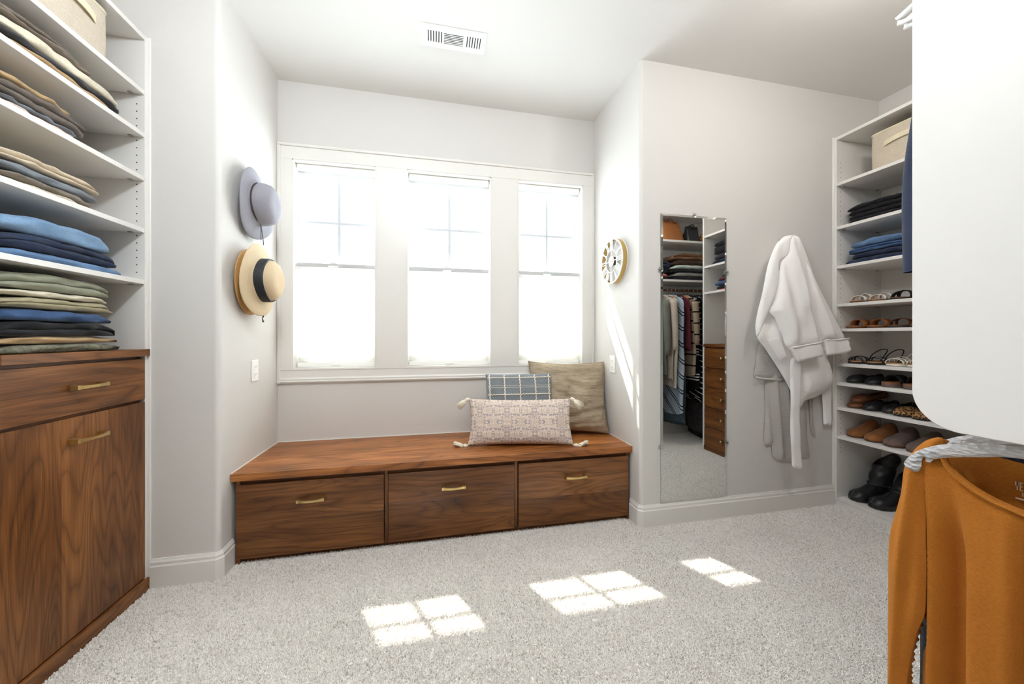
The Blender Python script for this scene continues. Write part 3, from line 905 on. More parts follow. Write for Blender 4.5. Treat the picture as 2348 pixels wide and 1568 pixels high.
def puff(name, poly, depth, plane, mat, parent, thick=0.02, rad=0.02, res=0.014, folds=(), back=0.004, seed=0, nz=0.0, smooth=True, tilt=None):
    """cloth piece with outline poly; plane 'Y' (coords x,z, front -Y) or 'X' (coords y,z, front -X) at that depth"""
    b = resample(poly, res, smooth)
    B = np.array([[p.x, p.y] for p in b]); nb = len(b)
    mn, mx = B.min(0), B.max(0)
    gx = np.arange(mn[0]+res*0.5, mx[0], res); gy = np.arange(mn[1]+res*0.5, mx[1], res*0.87)
    pts = []
    A0, A1 = B, np.roll(B, -1, 0); AB = A1-A0; L2 = (AB**2).sum(1)+1e-12
    def dist(p):
        t = np.clip(((p-A0)*AB).sum(1)/L2, 0, 1)
        q = A0+AB*t[:, None]
        return math.sqrt(((p-q)**2).sum(1).min())
    def inside(p):
        c = (A0[:, 1] > p[1]) != (A1[:, 1] > p[1])
        xi = A0[:, 0]+(p[1]-A0[:, 1])/(A1[:, 1]-A0[:, 1]+1e-12)*(A1[:, 0]-A0[:, 0])
        return (np.count_nonzero(c & (p[0] < xi)) % 2) == 1
    for j, yv in enumerate(gy):
        for xv in gx:
            p = np.array([xv+(res*0.5 if j % 2 else 0), yv])
            if inside(p) and dist(p) > res*0.45: pts.append(p)
    allp = [Vector(p) for p in B] + [Vector(p) for p in pts]
    vo, ed, fa, _, _, _ = delaunay_2d_cdt(allp, [(i, (i+1) % nb) for i in range(nb)], [], 1, 1e-6)
    n = len(vo); V = []; 
    onb = np.zeros(n, bool); D = np.zeros(n)
    for i, p in enumerate(vo):
        d = dist(np.array([p.x, p.y])); D[i] = d; onb[i] = d < 1e-5
    def place(x, z, o):
        dd = depth + (tilt(x, z) if tilt else 0)
        return (x, dd-o, z) if plane == 'Y' else (dd-o, x, z)
    for i, p in enumerate(vo):
        d = D[i]; k = 1-math.exp(-d/rad)
        o = thick*k
        for (ang, freq, amp, ph) in folds:
            s_ = p.x*math.cos(ang)+p.y*math.sin(ang)
            o += amp*k*(math.sin(s_*freq+ph)+0.35*math.sin(s_*freq*2.1+ph*1.7))
        if nz: o += nz*k*noise.noise(Vector((p.x*14, p.y*14, seed)))
        V.append(place(p.x, p.y, max(o, 0.0008) if not onb[i] else 0.0))
    faces = []; back_i = {}
    for i, p in enumerate(vo):
        if not onb[i]:
            back_i[i] = len(V); V.append(place(p.x, p.y, -back))
    for f in fa:
        faces.append(tuple(f))
        if not all(onb[i] for i in f): faces.append(tuple(back_i.get(i, i) for i in f)[::-1])
    o = mk(name, V, faces, mat, parent, smooth=True)
    fix(o)
    for e in o.data.edges:
        if e.vertices[0] < n and e.vertices[1] < n and onb[e.vertices[0]] and onb[e.vertices[1]]: e.use_edge_sharp = True
    return o

# ---------------------------------------------------------------- white robe and grey pyjama trousers
def m_waffle(name, rgb, rgb2, freq=190, axis='Z', bump=0.5):
    t = NT(name); v = t.coords((1, 1, 1))
    w = t.n('ShaderNodeTexWave', wave_type='BANDS', bands_direction=axis); w.inputs['Scale'].default_value = freq
    w.inputs['Distortion'].default_value = 1.2
    t.l(v, w.inputs['Vector'])
    a = t.noise(v, 300, 2, 0.6)
    f = t.math('ADD', t.math('MULTIPLY', w.outputs['Fac'], 0.6), t.math('MULTIPLY', a, 0.4))
    t.col(t.ramp(f, [(0.2, lin(*rgb2)), (0.8, lin(*rgb))])); t.rough(0.95)
    t.b.inputs['Specular IOR Level'].default_value = 0.1
    t.b.inputs['Sheen Weight'].default_value = 0.2
    t.bump(f, bump, 0.0016)
    return t.m
M['robe'] = m_waffle('robe_waffle', (253, 251, 250), (246, 242, 240), 58, bump=0.22)
M['robeflat'] = m_fabric('robe_binding', lin(253, 251, 250), lin(246, 243, 241), scale=300, bump=0.12)
M['pyjama'] = m_waffle('heather_grey_knit', (212, 208, 203), (166, 162, 157), 60, bump=0.4)
hook = empty('wall_hook', (2.17, YM, 1.70), 'small metal hook behind the white robe', 'hook')
MB().box(2.158, 2.182, YM-0.004, YM, 1.68, 1.74, 0.001).build('plate', M['chrome'], hook)
MB().tube([(2.17, YM-0.004, 1.70), (2.17, YM-0.03, 1.698), (2.17, YM-0.045, 1.712), (2.17, YM-0.047, 1.728)], 0.004, 8).build('hook', M['chrome'], hook)
LAPEL = [(2.17, 1.743), (2.124, 1.737), (2.085, 1.727), (2.03, 1.682), (1.995, 1.622), (1.963, 1.542), (1.941, 1.449), (1.919, 1.357), (1.894, 1.278), (1.876, 1.187), (1.882, 1.122), (1.894, 1.114), (1.919, 1.169), (1.951, 1.227), (1.982, 1.293), (2.014, 1.359), (2.037, 1.426), (2.046, 1.492), (2.043, 1.55), (2.053, 1.572), (2.098, 1.6), (2.121, 1.633), (2.127, 1.681), (2.137, 1.719)]
BODY = [(2.229, 1.757), (2.155, 1.698), (2.105, 1.586), (2.072, 1.449), (2.039, 1.312), (1.957, 1.149), (1.945, 1.117), (1.964, 1.087), (1.996, 1.055), (2.039, 1.0), (2.105, 0.917), (2.155, 0.848), (2.202, 0.772), (2.242, 0.713), (2.28, 0.667), (2.311, 0.708), (2.394, 0.727), (2.475, 0.764), (2.525, 0.807), (2.532, 0.872), (2.507, 0.952), (2.482, 1.009), (2.429, 1.319), (2.366, 1.541), (2.307, 1.678), (2.27, 1.746)]
SLA = [(2.113, 1.707), (2.097, 1.622), (2.062, 1.568), (2.04, 1.462), (2.008, 1.331), (1.976, 1.27), (2.017, 1.232), (2.068, 1.135), (2.11, 1.051), (2.225, 1.066), (2.345, 1.079), (2.325, 1.189), (2.284, 1.31), (2.248, 1.443), (2.211, 1.548), (2.179, 1.639), (2.146, 1.709)]
CUFA = [(2.098, 1.054), (2.153, 0.964), (2.252, 0.981), (2.349, 0.996), (2.332, 1.085), (2.212, 1.069)]
SLB = [(2.201, 1.744), (2.228, 1.678), (2.268, 1.585), (2.285, 1.504), (2.302, 1.436), (2.315, 1.341), (2.36, 1.204), (2.411, 1.094), (2.446, 1.1), (2.598, 1.102), (2.559, 1.172), (2.516, 1.234), (2.464, 1.316), (2.384, 1.439), (2.319, 1.554), (2.275, 1.6), (2.255, 1.675), (2.235, 1.74)]
CUFB = [(2.398, 1.1), (2.426, 0.998), (2.52, 1.008), (2.613, 1.021), (2.588, 1.108), (2.485, 1.097)]
POCK = [(1.967, 1.101), (2.053, 1.125), (2.111, 0.997), (2.062, 0.968)]
BELT1 = [(2.134, 0.973), (2.134, 0.722), (2.131, 0.562), (2.14, 0.402), (2.147, 0.321), (2.183, 0.308), (2.22, 0.305), (2.21, 0.451), (2.203, 0.612), (2.206, 0.693), (2.21, 0.966)]
BELT2 = [(2.470, 0.86), (2.483, 0.737), (2.493, 0.636), (2.498, 0.545), (2.533, 0.537), (2.562, 0.530), (2.562, 0.662), (2.556, 0.783), (2.535, 0.86)]
robe = empty('bathrobe', (2.2, YM-0.06, 0.31), 'white waffle bathrobe hanging on the wall beside the mirror', 'bathrobe')
puff('body', BODY, 1.862, 'Y', M['robe'], robe, 0.045, 0.05, 0.016, [(0.25, 26, 0.006, 1.0), (-0.5, 14, 0.006, 2.0)], 0.006)
puff('sleeve', SLB, 1.838, 'Y', M['robe'], robe, 0.028, 0.016, 0.012, [(0.5, 42, 0.006, 0.5)], 0.012)
puff('sleeve', SLA, 1.806, 'Y', M['robe'], robe, 0.032, 0.018, 0.012, [(0.25, 40, 0.007, 2.6), (-0.4, 22, 0.005, 0.3)], 0.012)
puff('collar', LAPEL, 1.806, 'Y', M['robeflat'], robe, 0.016, 0.008, 0.011, [(0.3, 30, 0.003, 0.4)], 0.006)
puff('cuff', CUFB, 1.812, 'Y', M['robe'], robe, 0.010, 0.003, 0.010, [(0.1, 40, 0.003, 0.4)], 0.022, smooth=False)
puff('cuff', CUFA, 1.776, 'Y', M['robe'], robe, 0.010, 0.003, 0.010, [(0.1, 30, 0.003, 0.4)], 0.026, smooth=False)
puff('pocket', POCK, 1.812, 'Y', M['robe'], robe, 0.006, 0.010, 0.012, (), 0.003, smooth=False)
puff('belt', BELT1, 1.806, 'Y', M['robe'], robe, 0.008, 0.004, 0.010, [(1.57, 26, 0.003, 0.4)], 0.003)
puff('belt', BELT2, 1.889, 'Y', M['robe'], robe, 0.008, 0.004, 0.010, [(1.57, 26, 0.003, 0.4)], 0.003)
def piping(pts, y):
    MB().tube([(p[0], y, p[1]) for p in pts], 0.0042, 8).build('piping', M['robeflat'], robe, smooth=True)
piping([(2.10, 1.054), (2.16, 1.061), (2.22, 1.069), (2.28, 1.077), (2.334, 1.087)], 1.764)
piping([(2.40, 1.099), (2.44, 1.094), (2.485, 1.098), (2.54, 1.103), (2.588, 1.107)], 1.800)
PTOP = [(1.996, 1.068), (1.98, 0.987), (1.967, 0.907), (1.961, 0.869), (2.055, 0.848), (2.188, 0.839), (2.222, 0.901), (2.121, 1.04), (2.055, 1.081)]
PLEGA = [(2.063, 0.875), (2.05, 0.628), (2.04, 0.442), (2.096, 0.425), (2.103, 0.361), (2.15, 0.324), (2.259, 0.319), (2.286, 0.477), (2.286, 0.875)]
PLEGB = [(2.276, 0.875), (2.283, 0.589), (2.297, 0.335), (2.36, 0.325), (2.402, 0.328), (2.381, 0.471), (2.384, 0.641), (2.395, 0.875)]
PTIE = [(2.39, 0.80), (2.401, 0.611), (2.411, 0.497), (2.451, 0.452), (2.436, 0.51), (2.429, 0.61), (2.426, 0.80)]
pj = empty('pyjama_trousers', (2.2, YM-0.03, 0.32), 'heather grey knit trousers hanging under the white robe', 'trousers')
puff('waist', PTOP, 1.898, 'Y', M['pyjama'], pj, 0.012, 0.02, 0.014, [(1.57, 60, 0.002, 0)], 0.005)
MB().tube([(1.963, 1.886, 0.862), (2.02, 1.884, 0.852), (2.09, 1.884, 0.845), (2.17, 1.886, 0.840)], 0.007, 8).build('waistband', M['pyjama'], pj, smooth=True)
puff('leg', PLEGA, 1.900, 'Y', M['pyjama'], pj, 0.014, 0.02, 0.014, [(0.1, 75, 0.006, 1.0)], 0.004)
puff('leg', PLEGB, 1.903, 'Y', M['pyjama'], pj, 0.014, 0.03, 0.014, [(0.1, 60, 0.004, 1.0)], 0.002)
puff('drawstring', PTIE, 1.903, 'Y', M['pyjama'], pj, 0.006, 0.01, 0.012, (), 0.002)

# ---------------------------------------------------------------- mirror
mir = empty('wall_mirror', (1.535, YM-0.004, 0.131), 'tall frameless wall mirror between the nook and the white robe', 'mirror')
mx0, mx1, mz0, mz1 = 1.308, 1.762, 0.132, 1.848
yf, ye, yb_ = YM-0.0072, YM-0.0060, YM-0.0010
bv = 0.013
v = [(mx0, ye, mz0), (mx1, ye, mz0), (mx1, ye, mz1), (mx0, ye, mz1),
     (mx0+bv, yf, mz0+bv), (mx1-bv, yf, mz0+bv), (mx1-bv, yf, mz1-bv), (mx0+bv, yf, mz1-bv)]
mk('glass', v[4:], [(0, 1, 2, 3)], M['mirror'], mir)
mk('bevel', v, [(0, 1, 5, 4), (1, 2, 6, 5), (2, 3, 7, 6), (3, 0, 4, 7)], M['mirror'], mir)
MB().box(mx0, mx1, ye+0.0001, yb_, mz0, mz1).build('backing', plain('mirror_edge', (0.25, 0.30, 0.27), 0.3), mir)
def m_clear(name, rough=0.03, tint=(1, 1, 1)):
    t = NT(name); t.col(tint); t.rough(rough)
    t.b.inputs['Transmission Weight'].default_value = 1.0
    t.b.inputs['IOR'].default_value = 1.49
    return t.m
M['clear'] = m_clear('clear_plastic', 0.08)
for cx, cz, up in ((1.535, mz1, 'z'), (mx0, 1.515, 'x-'), (mx0, 0.465, 'x-'), (mx1, 1.515, 'x+'), (mx1, 0.465, 'x+')):
    if up == 'z': x0, x1, z0, z1 = cx-0.011, cx+0.011, cz-0.012, cz+0.016
    elif up == 'x-': x0, x1, z0, z1 = cx-0.016, cx+0.012, cz-0.011, cz+0.011
    else: x0, x1, z0, z1 = cx-0.012, cx+0.016, cz-0.011, cz+0.011
    c_ = MB().box(x0, x1, YM-0.0125, YM-0.0075, z0, z1, 0.002).build('clip', M['clear'], mir)
    MB().lathe([(0.0045, YM-0.0145), (0.0045, YM-0.0125)], 10, ((x0+x1)/2, 0, (z0+z1)/2), 'Y').build('screw', M['chrome'], c_)

# ---------------------------------------------------------------- hats on the nook wall
def m_straw(name, rgb, rgb2, freq=260):
    t = NT(name); v = t.coords((1, 1, 1))
    a = t.noise(v, 900, 2, 0.6); 
    w = t.n('ShaderNodeTexVoronoi'); w.inputs['Scale'].default_value = freq; t.l(v, w.inputs['Vector'])
    f = t.math('ADD', t.math('MULTIPLY', a, 0.6), t.math('MULTIPLY', w.outputs['Distance'], 0.6))
    t.col(t.ramp(f, [(0.25, lin(*rgb2)), (0.7, lin(*rgb))])); t.rough(0.85)
    t.bump(f, 0.6, 0.002)
    return t.m
M['felt'] = m_fabric('grey_felt', lin(192, 190, 196), lin(146, 144, 152), scale=240, bump=0.5, mottled=0)
M['straw'] = m_straw('natural_straw', (218, 196, 162), (176, 150, 112), 640)
M['straw2'] = m_straw('golden_straw', (206, 160, 96), (170, 122, 64), 640)
M['ribbon'] = plain('black_ribbon', (0.012, 0.014, 0.020), 0.6)
M['cord'] = plain('brown_cord', (0.05, 0.025, 0.02), 0.7)
def hat(label, cy_, cz_, xb, R, rc, hc, mat, wob, ph, band, group='hats on the nook wall'):
    t = empty('brimmed_hat', (xb, cy_, cz_-R), label, 'hat', group)
    prof = [(R-0.003, -0.003), (R, 0.0), (R-0.003, 0.003), (R*0.85, 0.007), (rc+0.022, 0.011), (rc+0.006, 0.016), (rc, 0.026)]
    crown = [(rc, 0.026), (rc*0.99, 0.05), (rc*0.955, hc*0.62), (rc*0.89, hc*0.80), (rc*0.76, hc*0.93), (rc*0.55, hc*0.99), (rc*0.3, hc*0.985), (0.004, hc*0.965)]
    under = [(R-0.003, -0.003), (R*0.85, 0.003), (rc+0.02, 0.007), (rc-0.006, 0.012), (rc-0.006, 0.022)]
    seg = 56
    def surf(pr, closed_top):
        vs = []
        for r, h in pr:
            for k in range(seg):
                a = 2*PI*k/seg
                ex = 1.0+0.05*math.cos(2*a) if r <= rc+0.03 else 1.0
                wv = wob*math.cos(2*a+ph)*max(0, (r-rc)/(R-rc)) + 0.3*wob*math.cos(3*a+ph*2)*max(0, (r-rc)/(R-rc))
                vs.append((xb+h+wv, cy_+r*ex*math.cos(a), cz_+r/ex*math.sin(a)))
        f = [(i*seg+k, i*seg+(k+1) % seg, (i+1)*seg+(k+1) % seg, (i+1)*seg+k) for i in range(len(pr)-1) for k in range(seg)]
        if closed_top: f.append(tuple(range((len(pr)-1)*seg, len(pr)*seg)))
        return vs, f
    bv_, bf_ = surf(under[::-1]+prof[1:], False)
    fix(mk('brim', bv_, bf_, mat, t, smooth=True))
    cv, cf = surf(crown, True)
    cr = fix(mk('crown', cv, cf, mat, t, smooth=True))
    if band == 'ribbon':
        bv_, bf_ = surf([(rc+0.0035, 0.020), (rc+0.0035, 0.055), (rc*0.985+0.003, 0.062), (rc*0.98, 0.062)], False)
        fix(mk('band', bv_, bf_, M['ribbon'], t, smooth=True))
        MB().tube([(xb+0.012, cy_+0.02, cz_-R+0.004), (xb+0.006, cy_+0.022, cz_-R-0.012), (xb+0.012, cy_+0.018, cz_-R-0.03)], [0.004, 0.002, 0.005], 8).build('beaded_cord', M['ribbon'], t)
    elif band == 'cord':
        vs = [(xb+0.026, cy_+(rc+0.003)*1.05*math.cos(2*PI*k/seg), cz_+(rc+0.003)*0.955*math.sin(2*PI*k/seg)) for k in range(seg+1)]
        bd = MB().tube(vs, 0.0035, 8, cap=False).build('band', M['cord'], t, smooth=True)
        for dy, dz in ((0.0, -0.105), (0.03, -0.13)):
            MB().tube([(xb+0.028, cy_-0.012, cz_-rc*0.95), (xb+0.03, cy_-0.012+dy*0.6, cz_-rc*0.95+dz*0.5), (xb+0.03, cy_-0.012+dy, cz_-rc*0.95+dz*0.85)], 0.0018, 6).build('tie', M['ribbon'], bd)
    return t
hat('grey felt hat with a thin dark cord, highest on the nook wall', 2.164, 1.821, XL+0.038, 0.182, 0.106, 0.100, M['felt'], 0.014, 0.8, 'cord')
hat('golden straw hat hidden behind the black-banded hat', 2.165, 1.405, XL+0.016, 0.172, 0.098, 0.040, M['straw2'], 0.005, 0.3, None)
hat('natural straw hat with a wide black ribbon band', 2.150, 1.416, XL+0.060, 0.190, 0.106, 0.098, M['straw'], 0.007, 2.2, 'ribbon')

# ---------------------------------------------------------------- clock
def clock():
    cx, cyy, cz, R = XR, 2.190, 1.613, 0.148
    M['clockwhite'] = plain('clock_white_metal', lin(246, 244, 240), 0.4)
    M['clockgold'] = plain('clock_gold', (0.62, 0.42, 0.14), 0.38, 0.75)
    t = empty('wall_clock', (cx-0.02, cyy, cz-R), 'round open-work clock with white roman numerals and gold rim', 'clock')
    def ring(name, r0, r1, x0, x1, mat):
        seg = 64; v = []
        for r, x in ((r0, x0), (r1, x0), (r1, x1), (r0, x1)):
            v += [(x, cyy+r*math.cos(2*PI*k/seg), cz+r*math.sin(2*PI*k/seg)) for k in range(seg)]
        f = [(i*seg+k, i*seg+(k+1) % seg, ((i+1) % 4)*seg+(k+1) % seg, ((i+1) % 4)*seg+k) for i in range(4) for k in range(seg)]
        return fix(mk(name, v, f, mat, t))
    xf = cx-0.040
    ring('front_ring', R-0.008, R, xf, xf+0.005, M['clockwhite'])
    ring('gold_rim', R-0.004, R-0.001, xf+0.005, cx-0.006, M['clockgold'])
    ring('back_ring', R-0.008, R, cx-0.006, cx-0.001, M['clockwhite'])
    ring('inner_ring', 0.072, 0.077, xf, xf+0.004, M['clockwhite'])
    # +Y is to the viewer's left on this wall, so hour h sits at angle 90 deg + 30 deg*h measured towards +Y
    def bar(mb, a, p0, p1, w):
        ca, sa = math.cos(a), math.sin(a)
        er = Vector((0, ca, sa)); et = Vector((0, sa, -ca))       # et: clockwise for the viewer
        q0 = er*p0[1]+et*p0[0]; q1 = er*p1[1]+et*p1[0]
        d = (q1-q0).normalized(); n_ = Vector((0, -d.z, d.y))*w/2
        v = []
        for x in (xf, xf+0.004):
            for q in (q0-n_, q0+n_, q1+n_, q1-n_): v.append((x, cyy+q.y, cz+q.z))
        mb.add(v, [(0, 1, 2, 3), (7, 6, 5, 4), (0, 4, 5, 1), (1, 5, 6, 2), (2, 6, 7, 3), (3, 7, 4, 0)])
    NUM = {1: 'I', 2: 'II', 3: 'III', 4: 'IIII', 5: 'V', 6: 'VI', 7: 'VII', 8: 'VIII', 9: 'IX', 10: 'X', 11: 'XI', 12: 'XII'}
    WID = {'I': 0.011, 'V': 0.020, 'X': 0.020}
    r0, r1 = 0.076, R-0.006
    for h, s_ in NUM.items():
        a = PI/2 + h*PI/6
        a = PI - a if False else a
        mb = MB(); tot = sum(WID[c] for c in s_); p = -tot/2
        for c in s_:
            w = WID[c]; m_ = p+w/2
            if c == 'I': bar(mb, a, (-m_, r0), (-m_, r1), 0.0045)
            elif c == 'V':
                bar(mb, a, (-(m_-w*0.38), r1), (-m_, r0), 0.0045); bar(mb, a, (-(m_+w*0.38), r1), (-m_, r0), 0.003)
            else:
                bar(mb, a, (-(m_-w*0.38), r1), (-(m_+w*0.38), r0), 0.0045); bar(mb, a, (-(m_+w*0.38), r1), (-(m_-w*0.38), r0), 0.003)
            p += w
        fix(mb.build('numeral', M['clockwhite'], t))
    for k in range(4):
        mb = MB(); bar(mb, k*PI/2, (0, 0.03), (0, 0.074), 0.005); fix(mb.build('spoke', M['clockwhite'], t))
    MB().lathe([(0.034, xf), (0.034, xf+0.004)], 32, (0, cyy, cz), 'X').build('hub', M['clockwhite'], t)
    MB().box(xf+0.004, cx-0.016, cyy-0.022, cyy+0.022, cz-0.026, cz+0.026, 0.003).build('movement', M['cord'], t)
    mb = MB(); xf2 = xf; 
    mb.box(xf-0.004, xf-0.001, cyy-0.030, cyy+0.004, cz-0.0025, cz+0.0025); mb.build('hour_hand', M['clockgold'], t)
    MB().box(xf-0.006, xf-0.004, cyy-0.004, cyy+0.020, cz-0.0015, cz+0.0015).build('minute_hand', M['clockgold'], t)
clock()

# ---------------------------------------------------------------- sockets, ceiling register
def socket(label, xw, s, y0, y1, z0, z1):
    t = empty('wall_socket', (xw, (y0+y1)/2, z0), label, 'socket')
    xa, xb_ = sorted((xw, xw+s*0.006))
    MB().box(xa, xb_, y0, y1, z0, z1, 0.002).build('plate', M['white_pl'], t)
    ym = (y0+y1)/2
    for zc in ((z0*0.68+z1*0.32), (z0*0.32+z1*0.68)):
        f_ = MB().lathe([(0.0165, xw+s*0.006), (0.0160, xw+s*0.0085)], 20, (0, ym, zc), 'X'); f_ = fix(f_.build('outlet_face', M['white_pl'], t))
        for dy in (-0.006, 0.006):
            xa, xb_ = sorted((xw+s*0.0084, xw+s*0.0089))
            MB().box(xa, xb_, ym+dy-0.001, ym+dy+0.001, zc-0.004, zc+0.005).build('slot', M['dark'], f_)
    MB().lathe([(0.003, xw+s*0.006), (0.003, xw+s*0.0072)], 10, (0, ym, (z0+z1)/2), 'X').build('screw', M['white_pl'], t)
socket('white double socket on the nook wall below the hats', XL, 1, 2.200, 2.270, 0.873, 0.990)
socket('white double socket on the nook wall behind the linen pillow', XR, -1, 2.207, 2.277, 0.873, 0.990)

def register():
    x0, x1, y0, y1 = -0.072, 0.276, 1.918, 2.063
    t = empty('ceiling_vent', ((x0+x1)/2, (y0+y1)/2, ZC-0.008), 'white slotted air vent in the ceiling above the bench', 'vent')
    zt, zb_ = ZC-0.0005, ZC-0.006
    gx0, gx1, gy0, gy1 = x0+0.028, x1-0.028, y0+0.035, y1-0.035
    cxa, cxb = gx0+0.090, gx1-0.090
    mb = MB().box(x0, x1, y0, gy0, zb_, zt, 0.001).box(x0, x1, gy1, y1, zb_, zt, 0.001).box(x0, gx0, gy0, gy1, zb_, zt).box(gx1, x1, gy0, gy1, zb_, zt)
    mb.box(cxa-0.006, cxa+0.004, gy0, gy1, zb_, zt).box(cxb-0.004, cxb+0.006, gy0, gy1, zb_, zt)
    mb.build('face_plate', M['white_pl'], t)
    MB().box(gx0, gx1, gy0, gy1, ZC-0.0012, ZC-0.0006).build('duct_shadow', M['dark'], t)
    for a, b in ((gx0, cxa-0.006), (cxb+0.006, gx1)):
        n = 6; p = (b-a)/n
        for k in range(n):
            MB().box(a+p*k, a+p*k+p*0.62, gy0, gy1, zb_, zb_+0.0025).build('slat', M['white_pl'], t)
    n = 7; p = (gy1-gy0)/n
    for k in range(n):
        MB().box(cxa+0.004, cxb-0.004, gy0+p*k, gy0+p*k+p*0.42, zb_, zb_+0.0016).build('slat', M['white_pl'], t)
    MB().box(gx0-0.012, gx0-0.009, gy0+0.005, gy0+0.035, zb_-0.010, zb_+0.001).build('damper_lever', M['white_pl'], t)
    for xs_ in (x0+0.013, x1-0.013):
        MB().lathe([(0.004, zb_-0.001), (0.004, zb_)], 10, (xs_, (y0+y1)/2, 0)).build('screw', M['chrome'], t)
register()

# ---------------------------------------------------------------- pillows
def m_motif():
    t = NT('ornament_print'); tc = t.n('ShaderNodeTexCoord')
    sp = t.n('ShaderNodeSeparateXYZ'); t.l(tc.outputs['Object'], sp.inputs[0])
    px = t.n('ShaderNodeMath', operation='PINGPONG'); t.l(sp.outputs[0], px.inputs[0]); px.inputs[1].default_value = 0.084
    pz = t.n('ShaderNodeMath', operation='PINGPONG'); t.l(t.math('SUBTRACT', sp.outputs[2], 0.135), pz.inputs[0]); pz.inputs[1].default_value = 0.070
    cb = t.n('ShaderNodeCombineXYZ'); t.l(px.outputs[0], cb.inputs[0]); t.l(pz.outputs[0], cb.inputs[2])
    n1 = t.noise(cb.outputs[0], 46, 1, 0.4); n2 = t.noise(cb.outputs[0], 90, 1, 0.5); n3 = t.noise(cb.outputs[0], 62, 1, 0.4)
    vo = t.n('ShaderNodeTexVoronoi'); vo.inputs['Scale'].default_value = 64; vo.distance = 'MANHATTAN'; t.l(cb.outputs[0], vo.inputs['Vector'])
    l1 = t.math('ABSOLUTE', t.math('SINE', t.math('MULTIPLY', n1, 30.0)))
    l2 = t.math('ABSOLUTE', t.math('SINE', t.math('MULTIPLY', vo.outputs['Distance'], 8.0)))
    base = t.ramp(n2, [(0.35, lin(214, 194, 178)), (0.7, lin(240, 226, 212))])
    c = t.mix(t.ramp(n3, [(0.57, (0, 0, 0)), (0.62, (0.75, 0.75, 0.75))]), base, lin(150, 146, 158))
    c = t.mix(t.ramp(l1, [(0.12, (0.95, 0.95, 0.95)), (0.26, (0, 0, 0))]), c, lin(104, 92, 104))
    c = t.mix(t.ramp(l2, [(0.10, (0.85, 0.85, 0.85)), (0.24, (0, 0, 0))]), c, lin(140, 116, 108))
    c = t.mix(t.ramp(vo.outputs['Distance'], [(0.05, (0.9, 0.9, 0.9)), (0.10, (0, 0, 0))]), c, lin(244, 236, 226))
    t.col(c); t.rough(0.95); t.b.inputs['Specular IOR Level'].default_value = 0.1
    t.bump(t.noise(t.coords(), 700, 2, 0.6), 0.3, 0.001)
    return t.m
M['motif'] = m_motif()
def m_linen():
    t = NT('natural_linen'); v = t.coords((1, 1, 1))
    a = t.noise(v, 520, 2, 0.6); w = t.noise(t.coords((0.35, 1, 1.6)), 34, 4, 0.62, 0.8); b = t.noise(v, 9, 2, 0.5)
    f = t.math('ADD', t.math('MULTIPLY', a, 0.6), t.math('MULTIPLY', b, 0.4))
    t.col(t.ramp(f, [(0.30, lin(150, 134, 112)), (0.75, lin(192, 176, 153))])); t.rough(0.95)
    t.b.inputs['Specular IOR Level'].default_value = 0.1
    h = t.math('ADD', t.math('MULTIPLY', w, 1.0), t.math('MULTIPLY', a, 0.06))
    t.bump(h, 0.9, 0.016)
    return t.m
M['linen'] = m_linen()
M['greyweave'] = m_waffle('grey_blue_weave', (150, 155, 160), (104, 110, 118), 95, bump=0.6)
M['yarn'] = m_fabric('cream_yarn', lin(240, 232, 216), lin(214, 202, 180), scale=300, bump=0.6)
def pillow(name, label, w, h, t_, mat, loc, yaw, lean, wr=0.004, ear=0.05, seed=1, crease=()):
    root = empty(name, loc, label, 'pillow', 'pillows on the bench')
    root.rotation_euler = (lean, 0, yaw)
    NU, NV = 64, 56
    def S(u, v, side):
        ex = 1-ear*(1-v*v)**0.9*(abs(u)**3); ez = 1-ear*(1-u*u)**0.9*(abs(v)**3)
        x = w/2*u*ex; z = h/2+h/2*v*ez
        th = t_/2*((1-abs(u)**2.6)*(1-abs(v)**2.6))**0.55
        p = Vector((x*9, z*9, seed))
        k = min(1, th/(t_*0.12))
        wn = noise.noise(p)*wr*1.6+noise.noise(p*2.7)*wr*0.8+noise.noise(Vector((x*10, z*48, seed+4)))*wr*0.55+noise.noise(Vector((x*24+z*30, z*60, seed+9)))*wr*0.30
        for (cx, cz, ang, ln, dp, wd) in crease:
            dx, dz = x-cx, z-cz
            a = dx*math.cos(ang)+dz*math.sin(ang); b = -dx*math.sin(ang)+dz*math.cos(ang)
            wn -= dp*math.exp(-(a/ln)**2)*math.exp(-(b/wd)**2)
        sag = 1-0.10*v
        return Vector((x, side*(th*sag+wn*k), z))
    vs = []; idx = {}
    for side in (-1, 1):
        for i in range(NU+1):
            for j in range(NV+1):
                u, v = -1+2*i/NU, -1+2*j/NV
                edge = i in (0, NU) or j in (0, NV)
                key = (0 if edge else side, i, j)
                if key not in idx: idx[key] = len(vs); vs.append(S(u, v, side))
    fs = []
    def I(s_, i, j): return idx[(0 if (i in (0, NU) or j in (0, NV)) else s_, i, j)]
    for side in (-1, 1):
        for i in range(NU):
            for j in range(NV):
                q = (I(side, i, j), I(side, i+1, j), I(side, i+1, j+1), I(side, i, j+1))
                fs.append(q if side < 0 else q[::-1])
    c_ = mk('cover', vs, fs, mat, root, local=True, smooth=True)
    return root, S, c_
pl, S_, _ = pillow('linen_pillow', 'large crinkled natural linen pillow standing in the corner', 0.55, 0.50, 0.17, M['linen'], (0.892, 2.330, ZB+0.004), math.radians(-15), math.radians(-14), 0.010, 0.085, 3,
    [(0.03, 0.33, 1.2, 0.10, 0.012, 0.016), (0.05, 0.33, -0.35, 0.2, 0.010, 0.02), (0.12, 0.14, 0.25, 0.2, 0.020, 0.018), (-0.05, 0.40, 0.1, 0.2, 0.006, 0.014), (-0.02, 0.25, -0.5, 0.14, 0.008, 0.014)])
edge = [S_(-1+2*k/40, 1, 1) for k in range(41)]
MB().tube(edge, 0.004, 6).build('raw_edge', M['linen'], pl, local=True, smooth=True)
